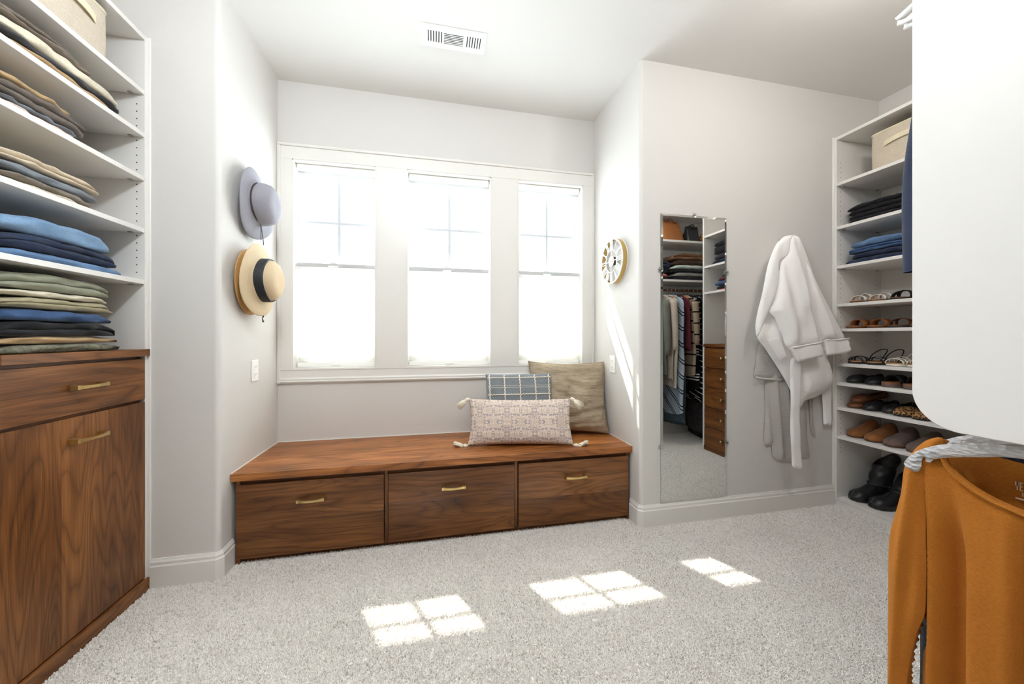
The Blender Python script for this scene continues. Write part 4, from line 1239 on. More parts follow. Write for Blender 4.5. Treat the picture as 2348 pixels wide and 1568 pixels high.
MB().tube([S_(1, -1+2*k/40, 1) for k in range(41)], 0.004, 6).build('raw_edge', M['linen'], pl, local=True, smooth=True)
pc, S_, _ = pillow('checked_pillow', 'grey-blue pillow with raised cream yarn checks, behind the tasselled one', 0.450, 0.420, 0.09, M['greyweave'], (0.554, 2.301, ZB+0.004), math.radians(-3), math.radians(-11), 0.003, 0.02, 9)
for u in (-0.90, -0.46, 0.0, 0.46, 0.90):
    pts = [S_(u, -0.97+1.94*k/36, -1)+Vector((0.0022*(-1)**k, -0.002, 0)) for k in range(37)]
    MB().tube(pts, 0.0042, 6).build('yarn_stripe', M['yarn'], pc, local=True, smooth=True)
for v_ in (-0.72, -0.16, 0.34, 0.88):
    pts = [S_(-0.96+1.92*k/44, v_, -1)+Vector((0, -0.002, 0.0022*(-1)**k)) for k in range(45)]
    MB().tube(pts, 0.0038, 6).build('yarn_stripe', M['yarn'], pc, local=True, smooth=True)
for v_ in (0.62, 0.56, 0.05, -0.01):
    pts = [S_(-0.96+1.92*k/30, v_, -1)+Vector((0, -0.0008, 0)) for k in range(31)]
    MB().tube(pts, 0.0013, 5).build('yarn_line', M['yarn'], pc, local=True, smooth=True)
pm, S_, _ = pillow('lumbar_pillow', 'long blush pillow with faded ornament print and cream corner tassels', 0.655, 0.285, 0.115, M['motif'], (0.515, 2.143, ZB+0.004), math.radians(-11), math.radians(-19), 0.004, 0.065, 15)
for (u, v_, dx, dz) in ((-1, 1, -0.8, -0.6), (1, 1, 0.75, -0.65), (-1, -1, -1.0, -0.05), (1, -1, 1.0, -0.12)):
    p0 = S_(u, v_, 1); d = Vector((dx, -0.15, dz)).normalized()
    mb = MB(); rnd = random.Random(int(u*7+v_*3+20))
    mb.tube([p0-d*0.006, p0+d*0.008, p0+d*0.018, p0+d*0.022], [0.006, 0.012, 0.012, 0.008], 8)
    for k in range(64):
        q = Vector((rnd.uniform(-1, 1), rnd.uniform(-1, 1), rnd.uniform(-1, 1)))
        q = (q-d*q.dot(d)); q = q.normalized()*rnd.uniform(0.2, 1.0)
        L = rnd.uniform(0.066, 0.084)
        e = p0+d*L+q*0.024+Vector((0, 0, -0.006))
        if v_ < 0: e.z = max(e.z, 0.006+rnd.uniform(0, 0.02))
        mb.tube([p0+d*0.018+q*0.004, p0+d*0.036+q*0.015, e], [0.0034, 0.0036, 0.0026], 5)
    mb.build('tassel', M['yarn'], pm, local=True, smooth=True)
# ---------------------------------------------------------------- shoes
OUT = [(0, 0.0), (0.015, 0.42), (0.05, 0.60), (0.12, 0.71), (0.22, 0.74), (0.36, 0.70), (0.50, 0.76), (0.64, 0.93), (0.74, 1.0), (0.84, 0.95), (0.92, 0.76), (0.97, 0.48), (1.0, 0.0)]
def hw(t, W):
    for (a, p), (b, q) in zip(OUT, OUT[1:]):
        if a <= t <= b:
            k = (t-a)/(b-a); k = k*k*(3-2*k) if 0.1 < t < 0.9 else k
            return W/2*(p+(q-p)*k)
    return 0.0
TS = [0.0, 0.006, 0.02, 0.05, 0.09, 0.15, 0.22, 0.30, 0.38, 0.46, 0.54, 0.62, 0.70, 0.77, 0.84, 0.90, 0.945, 0.975, 0.993, 1.0]
def curve(pts):
    def g(t):
        if t <= pts[0][0]: return pts[0][1]
        for (a, p), (b, q) in zip(pts, pts[1:]):
            if a <= t <= b: k = (t-a)/(b-a); k = k*k*(3-2*k); return p+(q-p)*k
        return pts[-1][1]
    return g
def sole_mesh(L, W, z0f, th, grow=0.0):
    """solid sole; local x from heel (-L/2) to toe (+L/2)"""
    v = []; f = []; n = len(TS)
    for t in TS:
        w = hw(t, W)+grow*(1 if 0.01 < t < 0.99 else 0.3); x = -L/2+L*t; z = z0f(t)
        v += [(x, -w, z), (x, w, z), (x, w, z+th), (x, -w, z+th)]
    for i in range(n-1):
        for k in range(4): f.append((i*4+k, i*4+(k+1) % 4, i*4+4+(k+1) % 4, i*4+4+k))
    f += [(0, 1, 2, 3), ((n-1)*4, (n-1)*4+1, (n-1)*4+2, (n-1)*4+3)]
    return v, f
def upper_mesh(L, W, zf, hf, cov, grow=0.002, seg=8, t0=0.0, wide=1.0):
    """leather upper rising from the sole; cov(t) 0..1 is how far each side wraps over (1 = closed on top)"""
    v = []; f = []; rows = []
    ts = [t for t in TS if t >= t0-1e-6]
    for t in ts:
        w = (hw(t, W)+grow)*wide; x = -L/2+L*t; z = zf(t); h = hf(t); c = cov(t)
        for sgn in (1, -1):
            for k in range(seg+1):
                a = PI/2*c*k/seg
                v.append((x, sgn*w*math.cos(a)**0.8 if math.cos(a) > 0 else 0.0, z+h*math.sin(a)**0.75 if a > 0 else z))
    m_ = 2*(seg+1)
    for i in range(len(ts)-1):
        for s_ in (0, 1):
            for k in range(seg):
                o_ = s_*(seg+1)
                q = (i*m_+o_+k, i*m_+o_+k+1, (i+1)*m_+o_+k+1, (i+1)*m_+o_+k)
                f.append(q)
    return v, f
def catmull(p, k):
    p = [Vector(q) for q in p]; out = []
    for i in range(len(p)-1):
        a, b, c, d = p[max(i-1, 0)], p[i], p[i+1], p[min(i+2, len(p)-1)]
        for j in range(k):
            t = j/k
            out.append(0.5*(2*b+(c-a)*t+(2*a-5*b+4*c-d)*t*t+(3*b-a-3*c+d)*t**3))
    return out+[p[-1]]
def shoe_root(name, label, group, x, y, z, rz, tilt=0.0):
    r = empty(name, (x, y, z), label, 'shoe', group, rz)
    r.rotation_euler = (0, tilt, rz)
    return r
def thicken(o, th=0.003):
    m_ = o.modifiers.new('thickness', 'SOLIDIFY'); m_.thickness = th; m_.offset = 0.0
    return o
SH = {
 'suede_tan': m_fabric('tan_suede', lin(156, 102, 58), lin(120, 74, 38), scale=260, bump=0.2),
 'suede_taupe': m_fabric('taupe_suede', lin(120, 100, 92), lin(92, 76, 70), scale=260, bump=0.2),
 'leather_black': plain('black_leather', (0.012, 0.012, 0.014), 0.45),
 'leather_tan': plain('tan_leather', lin(160, 100, 52), 0.5),
 'leather_brown': plain('brown_leather', lin(110, 64, 34), 0.5),
 'leather_white': plain('white_leather', lin(232, 226, 214), 0.5),
 'sole_dark': plain('dark_sole', (0.02, 0.018, 0.016), 0.8),
 'sole_brown': plain('brown_sole', lin(96, 60, 36), 0.7),
 'cork': plain('cork_footbed', lin(176, 134, 92), 0.8),
 'mauve': plain('mauve_platform', lin(112, 88, 80), 0.7),
}
def m_leopard():
    t = NT('leopard_print'); v = t.coords((1, 1, 1))
    vo = t.n('ShaderNodeTexVoronoi'); vo.inputs['Scale'].default_value = 85; t.l(v, vo.inputs['Vector'])
    n_ = t.noise(v, 120, 2, 0.6)
    f = t.math('ADD', vo.outputs['Distance'], t.math('MULTIPLY', n_, 0.5))
    t.col(t.ramp(f, [(0.40, lin(120, 78, 40)), (0.50, lin(22, 16, 14)), (0.68, lin(28, 20, 16)), (0.78, lin(176, 128, 76))])); t.rough(0.8)
    return t.m
SH['leopard'] = m_leopard()

def mule(label, group, x, y, z, rz, mat, high=1.0):
    r = shoe_root('suede_mule', label, group, x, y, z, rz)
    L, W = 0.255, 0.092
    zf = curve([(0, 0.022), (0.35, 0.014), (0.6, 0.004), (1, 0.004)])
    fix(mk('sole', *sole_mesh(L, W, zf, 0.006, 0.002), SH['sole_brown'], r, local=True))
    MB().box(-L/2+0.006, -L/2+0.066, -0.030, 0.030, 0.001, 0.022, 0.003).build('heel', SH['sole_brown'], r, local=True)
    zf2 = lambda t: zf(t)+0.006
    hf = curve([(0.30, 0.088*high), (0.40, 0.088*high), (0.55, 0.070*high), (0.75, 0.046), (0.9, 0.034), (1.0, 0.012)])
    cov = lambda t: 1.0
    o = mk('upper', *upper_mesh(L, W, zf2, hf, cov, t0=0.30), mat, r, local=True, smooth=True); thicken(o)
    fix(mk('insole', *sole_mesh(L, W*0.94, zf2, 0.003), SH['cork'], r, local=True))
    return r
def flat(label, group, x, y, z, rz, mat, tilt=0.0, name='flat_shoe', low=1.0, sole='sole_dark'):
    r = shoe_root(name, label, group, x, y, z, rz, tilt)
    L, W = 0.250, 0.086
    zf = curve([(0, 0.008), (0.4, 0.006), (0.65, 0.001), (1, 0.003)])
    fix(mk('sole', *sole_mesh(L, W, zf, 0.007, 0.001), SH[sole], r, local=True))
    zf2 = lambda t: zf(t)+0.007
    hf = curve([(0.0, 0.040*low), (0.15, 0.042*low), (0.4, 0.030*low), (0.60, 0.046*low), (0.8, 0.042*low), (0.95, 0.024*low), (1, 0.008)])
    cov = curve([(0.0, 1.0), (0.012, 0.85), (0.05, 0.42), (0.3, 0.38), (0.52, 0.50), (0.60, 1.0), (1.0, 1.0)])
    o = mk('upper', *upper_mesh(L, W, zf2, hf, cov), mat, r, local=True, smooth=True); thicken(o)
    fix(mk('insole', *sole_mesh(L, W*0.92, zf2, 0.002), SH['cork'], r, local=True))
    return r
def sandal(label, group, x, y, z, rz, strap, bed, straps, sole='sole_dark', plat=0.010, tilt=0.0, heelstrap=False, wide=0.017):
    r = shoe_root('sandal', label, group, x, y, z, rz, tilt)
    L, W = 0.250, 0.090
    zf = curve([(0, 0.004), (0.5, 0.002), (1, 0.003)])
    fix(mk('sole', *sole_mesh(L, W, zf, plat, 0.001), SH[sole], r, local=True))
    zf2 = lambda t: zf(t)+plat
    fix(mk('footbed', *sole_mesh(L, W*0.97, zf2, 0.005), SH[bed], r, local=True))
    for (ta, tb, h) in straps:
        n = 12; v = []
        for k in range(n+1):
            s_ = -1+2*k/n; t = ta+(tb-ta)*k/n
            w = hw(t, W)+0.002; a = s_*PI/2
            px, py, pz = -L/2+L*t, w*math.sin(a), zf2(t)+h*max(0, math.cos(a))**0.7
            for d in (-wide/2, wide/2): v.append((px+d, py, pz))
        f = [(i*2, i*2+1, i*2+3, i*2+2) for i in range(n)]
        o = mk('strap', v, f, SH[strap], r, local=True, smooth=True); thicken(o, 0.0035)
    if heelstrap:
        pts = [(-L/2+L*0.30, 0.034, zf2(0.3)), (-L/2+L*0.16, 0.036, 0.055), (-L/2+0.0, 0.022, 0.085), (-L/2-0.012, 0, 0.092), (-L/2+0.0, -0.022, 0.085), (-L/2+L*0.16, -0.036, 0.055), (-L/2+L*0.30, -0.034, zf2(0.3))]
        pts = catmull(pts, 5)
        MB().tube(pts, 0.0032, 6).build('heel_strap', SH[strap], r, local=True, smooth=True)
    return r
def boot(label, group, x, y, z, rz, mat, hgt=0.24, slump=0.04, seed=1, buckle=True):
    r = shoe_root('ankle_boot', label, group, x, y, z, rz)
    L, W = 0.270, 0.098
    zf = curve([(0, 0.020), (0.35, 0.016), (0.6, 0.003), (1, 0.006)])
    fix(mk('sole', *sole_mesh(L, W, zf, 0.009, 0.003), SH['sole_dark'], r, local=True))
    MB().box(-L/2+0.004, -L/2+0.076, -0.033, 0.033, 0.001, 0.022, 0.004).build('heel', SH['sole_dark'], r, local=True)
    zf2 = lambda t: zf(t)+0.009
    hf = curve([(0.0, 0.09), (0.35, 0.105), (0.5, 0.085), (0.7, 0.056), (0.88, 0.046), (1, 0.014)])
    o = mk('upper', *upper_mesh(L, W, zf2, hf, lambda t: 1.0), mat, r, local=True, smooth=True); thicken(o)
    n, m_ = 14, 24; v = []
    for i in range(n+1):
        s_ = i/n
        zc = 0.055+(hgt-0.055)*s_; xc = -L/2+0.075-0.02*s_-slump*s_*s_; rx = 0.060+0.014*s_; ry = 0.042+0.010*s_
        for k in range(m_):
            a = 2*PI*k/m_
            q = noise.noise(Vector((math.cos(a)*1.6, math.sin(a)*1.6+seed, zc*26)))*0.010
            v.append((xc+(rx+q)*math.cos(a), (ry+q)*math.sin(a), zc+0.012*math.sin(a*2+seed)*s_-0.03*s_*math.cos(a)*(1 if slump > 0 else 0)))
    f = [(i*m_+k, i*m_+(k+1) % m_, (i+1)*m_+(k+1) % m_, (i+1)*m_+k) for i in range(n) for k in range(m_)]
    o = mk('shaft', v, f, mat, r, local=True, smooth=True); thicken(o, 0.004)
    if buckle:
        pts = [(-L/2+0.072+0.067*math.cos(a), 0.049*math.sin(a), 0.098+0.006*math.cos(a)) for a in [2*PI*k/24 for k in range(25)]]
        b_ = MB().tube(pts, 0.006, 6, flat=(0.6, 1.4), cap=False).build('ankle_strap', mat, r, local=True, smooth=True)
        MB().box(-L/2+0.062, -L/2+0.084, 0.050, 0.055, 0.090, 0.106, 0.001).build('buckle', M['chrome'], b_, local=True)
        MB().box(-L/2+0.062, -L/2+0.084, -0.055, -0.050, 0.090, 0.106, 0.001).build('buckle', M['chrome'], b_, local=True)
    return r

RZ = PI            # toes towards the room
TX = XRU+0.175
g = 'shoes on the right unit'
S3 = [(0.60, 0.70, 0.040), (0.66, 0.78, 0.036), (0.40, 0.42, 0.055)]
sandal('white sandal with tan footbed nearest the side panel, top shoe shelf', g, TX, 1.822, RSH[3]+0.0005, RZ-0.06, 'leather_white', 'cork', [(0.55, 0.62, 0.050), (0.78, 0.82, 0.036)], 'sole_brown', wide=0.026)
sandal('white sandal between another white sandal and a black one', g, TX+0.01, 1.725, RSH[3], RZ-0.05, 'leather_white', 'cork', [(0.55, 0.62, 0.046), (0.78, 0.82, 0.034)], 'sole_brown', wide=0.024)
sandal('black sandal with brown footbed in the middle of the top shoe shelf', g, TX, 1.615, RSH[3], RZ, 'leather_black', 'leather_brown', [(0.56, 0.74, 0.048), (0.74, 0.56, 0.046)], wide=0.03)
sandal('black sandal with brown footbed beside the white panel, top shoe shelf', g, TX, 1.505, RSH[3], RZ, 'leather_black', 'leather_brown', [(0.56, 0.74, 0.048), (0.74, 0.56, 0.046)], wide=0.03)
sandal('tan leather slide nearest the side panel, second shoe shelf', g, TX-0.01, 1.835, RSH[4], RZ-0.1, 'leather_tan', 'leather_tan', [(0.62, 0.66, 0.046)], 'sole_brown', wide=0.06)
sandal('tan leather slide second along, second shoe shelf', g, TX, 1.732, RSH[4], RZ, 'leather_tan', 'leather_tan', [(0.62, 0.66, 0.046)], 'sole_brown', wide=0.06)
sandal('brown sandal with crossed straps, third along the second shoe shelf', g, TX, 1.628, RSH[4], RZ+0.05, 'leather_brown', 'leather_brown', [(0.55, 0.75, 0.046), (0.75, 0.55, 0.046)], 'sole_dark', wide=0.022)
sandal('brown sandal with crossed straps beside the white panel', g, TX, 1.520, RSH[4], RZ, 'leather_brown', 'leather_tan', [(0.55, 0.75, 0.046), (0.75, 0.55, 0.046)], 'sole_dark', wide=0.022)
for k, (y_, lb) in enumerate(((1.830, 'black strappy sandal nearest the robe sleeve'), (1.735, 'black strappy sandal beside a cream strappy one'))):
    sandal(lb, g, TX, y_, RSH[5], RZ-0.08+0.1*k, 'leather_black', 'cork', [(0.84, 0.86, 0.030), (0.66, 0.76, 0.036), (0.76, 0.66, 0.036)], heelstrap=True, wide=0.008)
for k, (y_, lb) in enumerate(((1.632, 'cream strappy sandal beside a black strappy one'), (1.530, 'cream strappy sandal half behind the white panel'))):
    sandal(lb, g, TX, y_, RSH[5], RZ, 'leather_white', 'cork', [(0.84, 0.86, 0.030), (0.72, 0.76, 0.034), (0.58, 0.64, 0.042)], 'leather_white', heelstrap=True, wide=0.012)
flat('black flat shoe nearest the side panel, fourth shoe shelf', g, TX-0.01, 1.835, RSH[6], RZ-0.06, SH['leather_black'])
flat('black flat shoe second along, fourth shoe shelf', g, TX, 1.742, RSH[6], RZ, SH['leather_black'])
sandal('black sandal on a mauve platform, third along the fourth shoe shelf', g, TX-0.01, 1.648, RSH[6], RZ, 'leather_black', 'leather_tan', [(0.6, 0.7, 0.046)], 'mauve', 0.022, wide=0.07)
sandal('black sandal on a mauve platform beside the white panel', g, TX-0.01, 1.545, RSH[6], RZ, 'leather_black', 'leather_tan', [(0.6, 0.7, 0.046)], 'mauve', 0.022, wide=0.07)
flat('brown leather slipper lying under its pair on the fifth shoe shelf', g, TX-0.01, 1.832, RSH[7], RZ-0.05, SH['leather_brown'], name='slipper', low=0.75, sole='sole_brown')
flat('brown leather slipper stacked on top of its pair', g, TX+0.01, 1.826, RSH[7]+0.047, RZ-0.08, SH['leather_brown'], 0.10, name='slipper', low=0.75, sole='sole_brown')
flat('dark flat shoe beside the brown slippers', g, TX-0.005, 1.752, RSH[7], RZ, SH['leather_black'])
flat('dark flat shoe leaning on the leopard pair', g, TX+0.01, 1.668, RSH[7], RZ+0.08, SH['leather_black'])
flat('leopard print flat shoe beside the dark flats', g, TX-0.02, 1.585, RSH[7], RZ, SH['leopard'])
flat('leopard print flat shoe nearest the white panel corner', g, TX-0.03, 1.492, RSH[7], RZ, SH['leopard'])
flat('tan flat shoe under the rounded panel corner', g, TX-0.03, 1.400, RSH[7], RZ, SH['leather_tan'])
mule('tan suede mule nearest the side panel', g, TX-0.005, 1.828, RSH[8], RZ-0.10, SH['suede_tan'])
mule('tan suede mule beside a taupe one', g, TX-0.01, 1.728, RSH[8], RZ-0.08, SH['suede_tan'])
mule('taupe suede mule beside a tan one', g, TX-0.02, 1.622, RSH[8], RZ-0.10, SH['suede_taupe'])
mule('taupe suede mule beside the dark brown boots', g, TX-0.02, 1.515, RSH[8], RZ-0.08, SH['suede_taupe'])
mule('dark brown suede mule behind the amber sweater shoulder', g, TX-0.01, 1.400, RSH[8], RZ, SH['leather_brown'])
mule('brown suede mule furthest along above the amber sweater', g, TX-0.01, 1.290, RSH[8], RZ, SH['leather_brown'])
boot('black slouch boot with a silver buckle nearest the side panel', g, TX+0.0, 1.812, 0.0545, RZ-0.15, SH['leather_black'], 0.25, 0.03, 1)
boot('black slouch boot with a silver buckle beside the tan shoe', g, TX+0.0, 1.695, 0.0545, RZ-0.25, SH['leather_black'], 0.20, 0.05, 4)
boot('brown suede boot leaning behind the black boots', g, TX+0.075, 1.535, 0.0545, RZ+0.02, SH['suede_tan'], 0.27, -0.05, 7, False)
flat('tan shoe on the bottom board partly behind the amber sleeve', g, TX-0.03, 1.425, 0.0545, RZ, SH['leather_tan'], sole='sole_brown')

# ---------------------------------------------------------------- hangers and hanging clothes
def hook_pts(x, yc, zr, neck):
    pts = []
    for k in range(13):
        a = PI*1.05 - k*(PI*1.25)/12
        pts.append((x, yc+0.0215*math.cos(a), zr+0.001+0.0195*math.sin(a)))
    pts.append((x, yc+0.008, zr-0.028)); pts.append((x, yc, neck))
    return pts
def hanger(label, group, x, yc, zr, half, drop, mat, r=0.0045, bar=True, neckdrop=0.06):
    t = empty('clothes_hanger', (x, yc, zr-neckdrop-drop), label, 'hanger', group)
    nk = zr-neckdrop
    MB().tube(hook_pts(x, yc, zr, nk), 0.0024, 7).build('hook', M['chrome'] if mat is not M['white_pl'] else M['white_pl'], t, smooth=True)
    pts = []
    for k in range(17):
        s_ = -1+2*k/16
        pts.append((x, yc+half*s_, nk-drop*abs(s_)**1.35))
    if bar:
        lo = [(x, yc+half*0.985, nk-drop-0.012), (x, yc+half*0.9, nk-drop-0.020), (x, yc-half*0.9, nk-drop-0.020), (x, yc-half*0.985, nk-drop-0.012)]
        pts = pts+lo+[pts[0]]
    MB().tube(pts, r, 8, cap=not bar).build('arms', mat, t, smooth=True)
    return t
M['darkvelvet'] = plain('dark_velvet', (0.03, 0.025, 0.025), 0.9)
M['hangwood'] = plain('hanger_wood', lin(176, 112, 52), 0.45)
def garment(name, label, cat, group, x, yc, zt, zb_, sw, bw, mat, thick=0.022, folds=4, amp=0.008, seed=1, sleeve=0.0, slmat=None, neck=0.055, hemdip=0.0, shdrop=0.075):
    """a garment hanging from a hanger that lies along Y at this x"""
    t = empty(name, (x, yc, zb_), label, cat, group)
    nz, m_ = 30, 40; v = []
    for i in range(nz+1):
        s_ = i/nz
        z = zt+(zb_-zt)*s_**1.25
        dz = zt-z
        w = neck+(sw-neck)*min(1, (dz/shdrop))**0.7 if dz < shdrop else sw+(bw-sw)*((dz-shdrop)/(zt-zb_-shdrop))
        d = thick*(0.35+0.65*min(1, dz/0.16))
        for k in range(m_):
            a = 2*PI*k/m_
            rmp = min(1, dz/0.3)
            f_ = amp*rmp*(math.sin(folds*a*1.0+seed)+0.5*math.sin(folds*1.7*a+seed*2.1+z*3))
            nn = 0.006*rmp*noise.noise(Vector((math.cos(a)*2, z*5, seed)))
            X = d*math.copysign(abs(math.sin(a))**0.7, math.sin(a))+f_+nn
            Y = (w+0.010*rmp*math.sin(z*9+seed+a))*math.copysign(abs(math.cos(a))**0.8, math.cos(a))
            v.append((x+X, yc+Y, z+(hemdip*math.sin(a*1.0+seed)*s_**4)))
    f = [(i*m_+k, i*m_+(k+1) % m_, (i+1)*m_+(k+1) % m_, (i+1)*m_+k) for i in range(nz) for k in range(m_)]
    f.append(tuple(range(m_)))
    o = fix(mk('body', v, f, mat, t, smooth=True)); 
    if sleeve:
        for sg in (-1, 1):
            pts = []; rs = []
            for k in range(11):
                q = k/10
                pts.append((x+0.012*sg*q, yc+sg*(sw-0.012+0.02*math.sin(q*2.2)), zt-shdrop-0.0-(sleeve*q)))
                rs.append(0.042-0.012*q)
            MB().tube(pts, rs, 12, flat=(0.55, 1.0) if False else (0.6, 0.95)).build('sleeve', slmat or mat, t, smooth=True)
    return t

def m_stripes(name, cols, per, axis=2, ang=0.0, sharp=True):
    """bands of colour repeating every per metres along an axis"""
    t = NT(name); tc = t.n('ShaderNodeTexCoord'); sp = t.n('ShaderNodeSeparateXYZ'); t.l(tc.outputs['Object'], sp.inputs[0])
    src = sp.outputs[axis]
    if ang: src = t.math('ADD', src, t.math('MULTIPLY', sp.outputs[1], ang))
    m_ = t.math('FRACT', t.math('DIVIDE', src, per))
    nd = t.n('ShaderNodeValToRGB'); cr = nd.color_ramp; cr.interpolation = 'CONSTANT'
    while len(cr.elements) < len(cols): cr.elements.new(0.5)
    for e, (p, c) in zip(cr.elements, cols): e.position = p; e.color = (*lin(*c), 1)
    t.l(m_, nd.inputs[0])
    a = t.noise(t.coords(), 400, 2, 0.6)
    c = t.mix(t.math('MULTIPLY', a, 0.35), nd.outputs[0], (0.02, 0.02, 0.02))
    t.col(c); t.rough(0.95); t.b.inputs['Specular IOR Level'].default_value = 0.1
    return t.m
M['tanstripe'] = m_stripes('tan_black_stripe_knit', [(0, (176, 156, 134)), (0.86, (28, 26, 28))], 0.115)
M['blackwhite'] = m_stripes('black_white_bands', [(0, (24, 24, 28)), (0.55, (230, 230, 228)), (0.60, (24, 24, 28)), (0.66, (230, 230, 228)), (0.71, (24, 24, 28)), (0.77, (230, 230, 228)), (0.82, (24, 24, 28))], 0.26)
M['bluestripe'] = m_stripes('blue_white_stripe', [(0, (176, 190, 206)), (0.50, (34, 44, 66)), (0.58, (176, 190, 206)), (0.70, (34, 44, 66)), (0.78, (186, 198, 212))], 0.16, 2, 0.9)
M['multistripe'] = m_stripes('multicolour_stripe', [(0, (120, 140, 180)), (0.3, (220, 214, 200)), (0.5, (196, 150, 96)), (0.7, (60, 76, 100)), (0.85, (226, 222, 214))], 0.21)
M['chevron'] = m_stripes('black_chevron', [(0, (22, 20, 24)), (0.8, (214, 212, 208))], 0.055, 2, 0.35)
F('sagegrey', (118, 120, 110)); F('oatmeal', (206, 192, 178)); F('ivory', (220, 212, 198)); F('teal', (78, 96, 108), (40, 50, 58), scale=70)
F('floral', (70, 62, 66), (18, 16, 20), scale=55); F('winefloral', (104, 36, 50), (74, 22, 36), scale=60)
gm = 'clothes on the long rod seen in the mirror'
ZR1 = 1.608
rowm = [
 ('dress', 'multicolour striped dress at the very left of the mirrored rod', 2.205, 0.30, 'multistripe', 0.20, 0.21, 0.02, 0),
 ('cardigan', 'sage grey long cardigan beside the oatmeal one in the mirror', 2.262, 0.70, 'sagegrey', 0.20, 0.19, 0.022, 0.55),
 ('cardigan', 'oatmeal long cardigan beside the sage grey one in the mirror', 2.350, 0.68, 'oatmeal', 0.20, 0.19, 0.022, 0.50),
 ('blouse', 'ivory lace blouse behind the oatmeal cardigan', 2.405, 0.62, 'ivory', 0.18, 0.17, 0.018, 0),
 ('kimono', 'pale blue striped kimono with frayed hem in the mirror', 2.455, 0.33, 'bluestripe', 0.20, 0.20, 0.022, 0),
 ('skirt', 'teal patterned skirt reaching near the carpet in the mirror', 2.500, 0.20, 'teal', 0.14, 0.17, 0.02, 0),
 ('blouse', 'burgundy floral blouse among the mirrored clothes', 2.538, 1.00, 'winefloral', 0.19, 0.20, 0.022, 0),
 ('cardigan', 'tan knit cardigan with black stripes in the mirror', 2.608, 0.74, 'tanstripe', 0.19, 0.18, 0.024, 0.45),
 ('dress', 'black dress with white bands beside the tan striped cardigan', 2.655, 0.55, 'blackwhite', 0.16, 0.17, 0.02, 0),
 ('skirt', 'black and white chevron skirt on a clear clip hanger', 2.715, 0.45, 'chevron', 0.12, 0.19, 0.022, 0),
 ('skirt', 'black floral maxi skirt hanging nearly to the carpet', 2.765, 0.10, 'floral', 0.13, 0.21, 0.02, 0),
 ('dress', 'plain black dress in the corner of the mirrored rod', 2.825, 0.06, 'black', 0.14, 0.20, 0.02, 0),
 ('dress', 'black dress furthest in the corner by the right wall', 2.890, 0.10, 'black', 0.15, 0.19, 0.02, 0),
]
for k, (nm, lb, x, zb_, mt, sw, bw, th, sl) in enumerate(rowm):
    isd = nm == 'skirt'
    mh = M['clear'] if isd or k % 3 else M['hangwood']
    hanger('hanger carrying the %s' % lb.split(' in the mirror')[0].split(' among ')[0], 'hangers on the mirrored rod', x, 0.40, ZR1, sw-0.012 if not isd else 0.13, 0.045 if not isd else 0.004, mh, 0.005, False, 0.055)
    garment(nm, lb, nm, gm, x, 0.40, ZR1-0.052 if not isd else ZR1-0.075, zb_, sw, bw, M[mt], th, 3+k % 3, 0.005 if not isd else 0.007, k*1.7, sl, None, 0.05 if not isd else 0.12, 0.03)

# folded things and bags on the shelves above that rod
gs = 'folded clothes on the mirrored shelf'
def fold_rear(lb, x0, x1, z, t, mat, seed, lips=2, y1=0.46):
    # folds face the room (+Y): build along X and turn a quarter
    o = folded('folded_sweater', lb, 'folded clothes', gs, 0.17-0.15, y1-0.15, -(x1-x0)/2, (x1-x0)/2, z, t, mat, seed, lips, 1)
    o.rotation_euler = (0, 0, PI/2); lx = o.location.copy(); o.location = ((x0+x1)/2, 0.15+lx.x, lx.z)
    return o
z0 = HSH[1]+0.0005
fold_rear('black and coral folded sports top at the bottom left of the mirrored shelf', 2.08, 2.40, z0, 0.035, 'black', 2, 1)
fold_rear('coral folded sports top under the navy sweater in the mirror', 2.08, 2.39, z0+0.037, 0.040, 'coral', 3, 1)
fold_rear('dark folded top between coral and navy in the mirror', 2.08, 2.38, z0+0.079, 0.040, 'ink', 4, 1)
fold_rear('navy folded sweater topping the mirrored left pile', 2.08, 2.43, z0+0.121, 0.085, 'navy', 5, 2)
fold_rear('black folded jeans at the bottom of the mirrored right pile', 2.46, 2.90, z0, 0.045, 'black', 6, 1)
fold_rear('grey folded top second from the bottom, mirrored right pile', 2.46, 2.89, z0+0.047, 0.040, 'grey', 7, 1)
fold_rear('dark folded top under the mint one in the mirror', 2.46, 2.88, z0+0.089, 0.034, 'black', 8, 1)
fold_rear('mint folded top in the middle of the mirrored right pile', 2.46, 2.88, z0+0.125, 0.042, 'mint', 9, 1)
fold_rear('dark brown folded sweater under the brown one in the mirror', 2.46, 2.90, z0+0.169, 0.050, 'darkbrown', 10, 1)
fold_rear('brown folded sweater topping the mirrored right pile', 2.44, 2.92, z0+0.221, 0.075, 'brown', 11, 2)

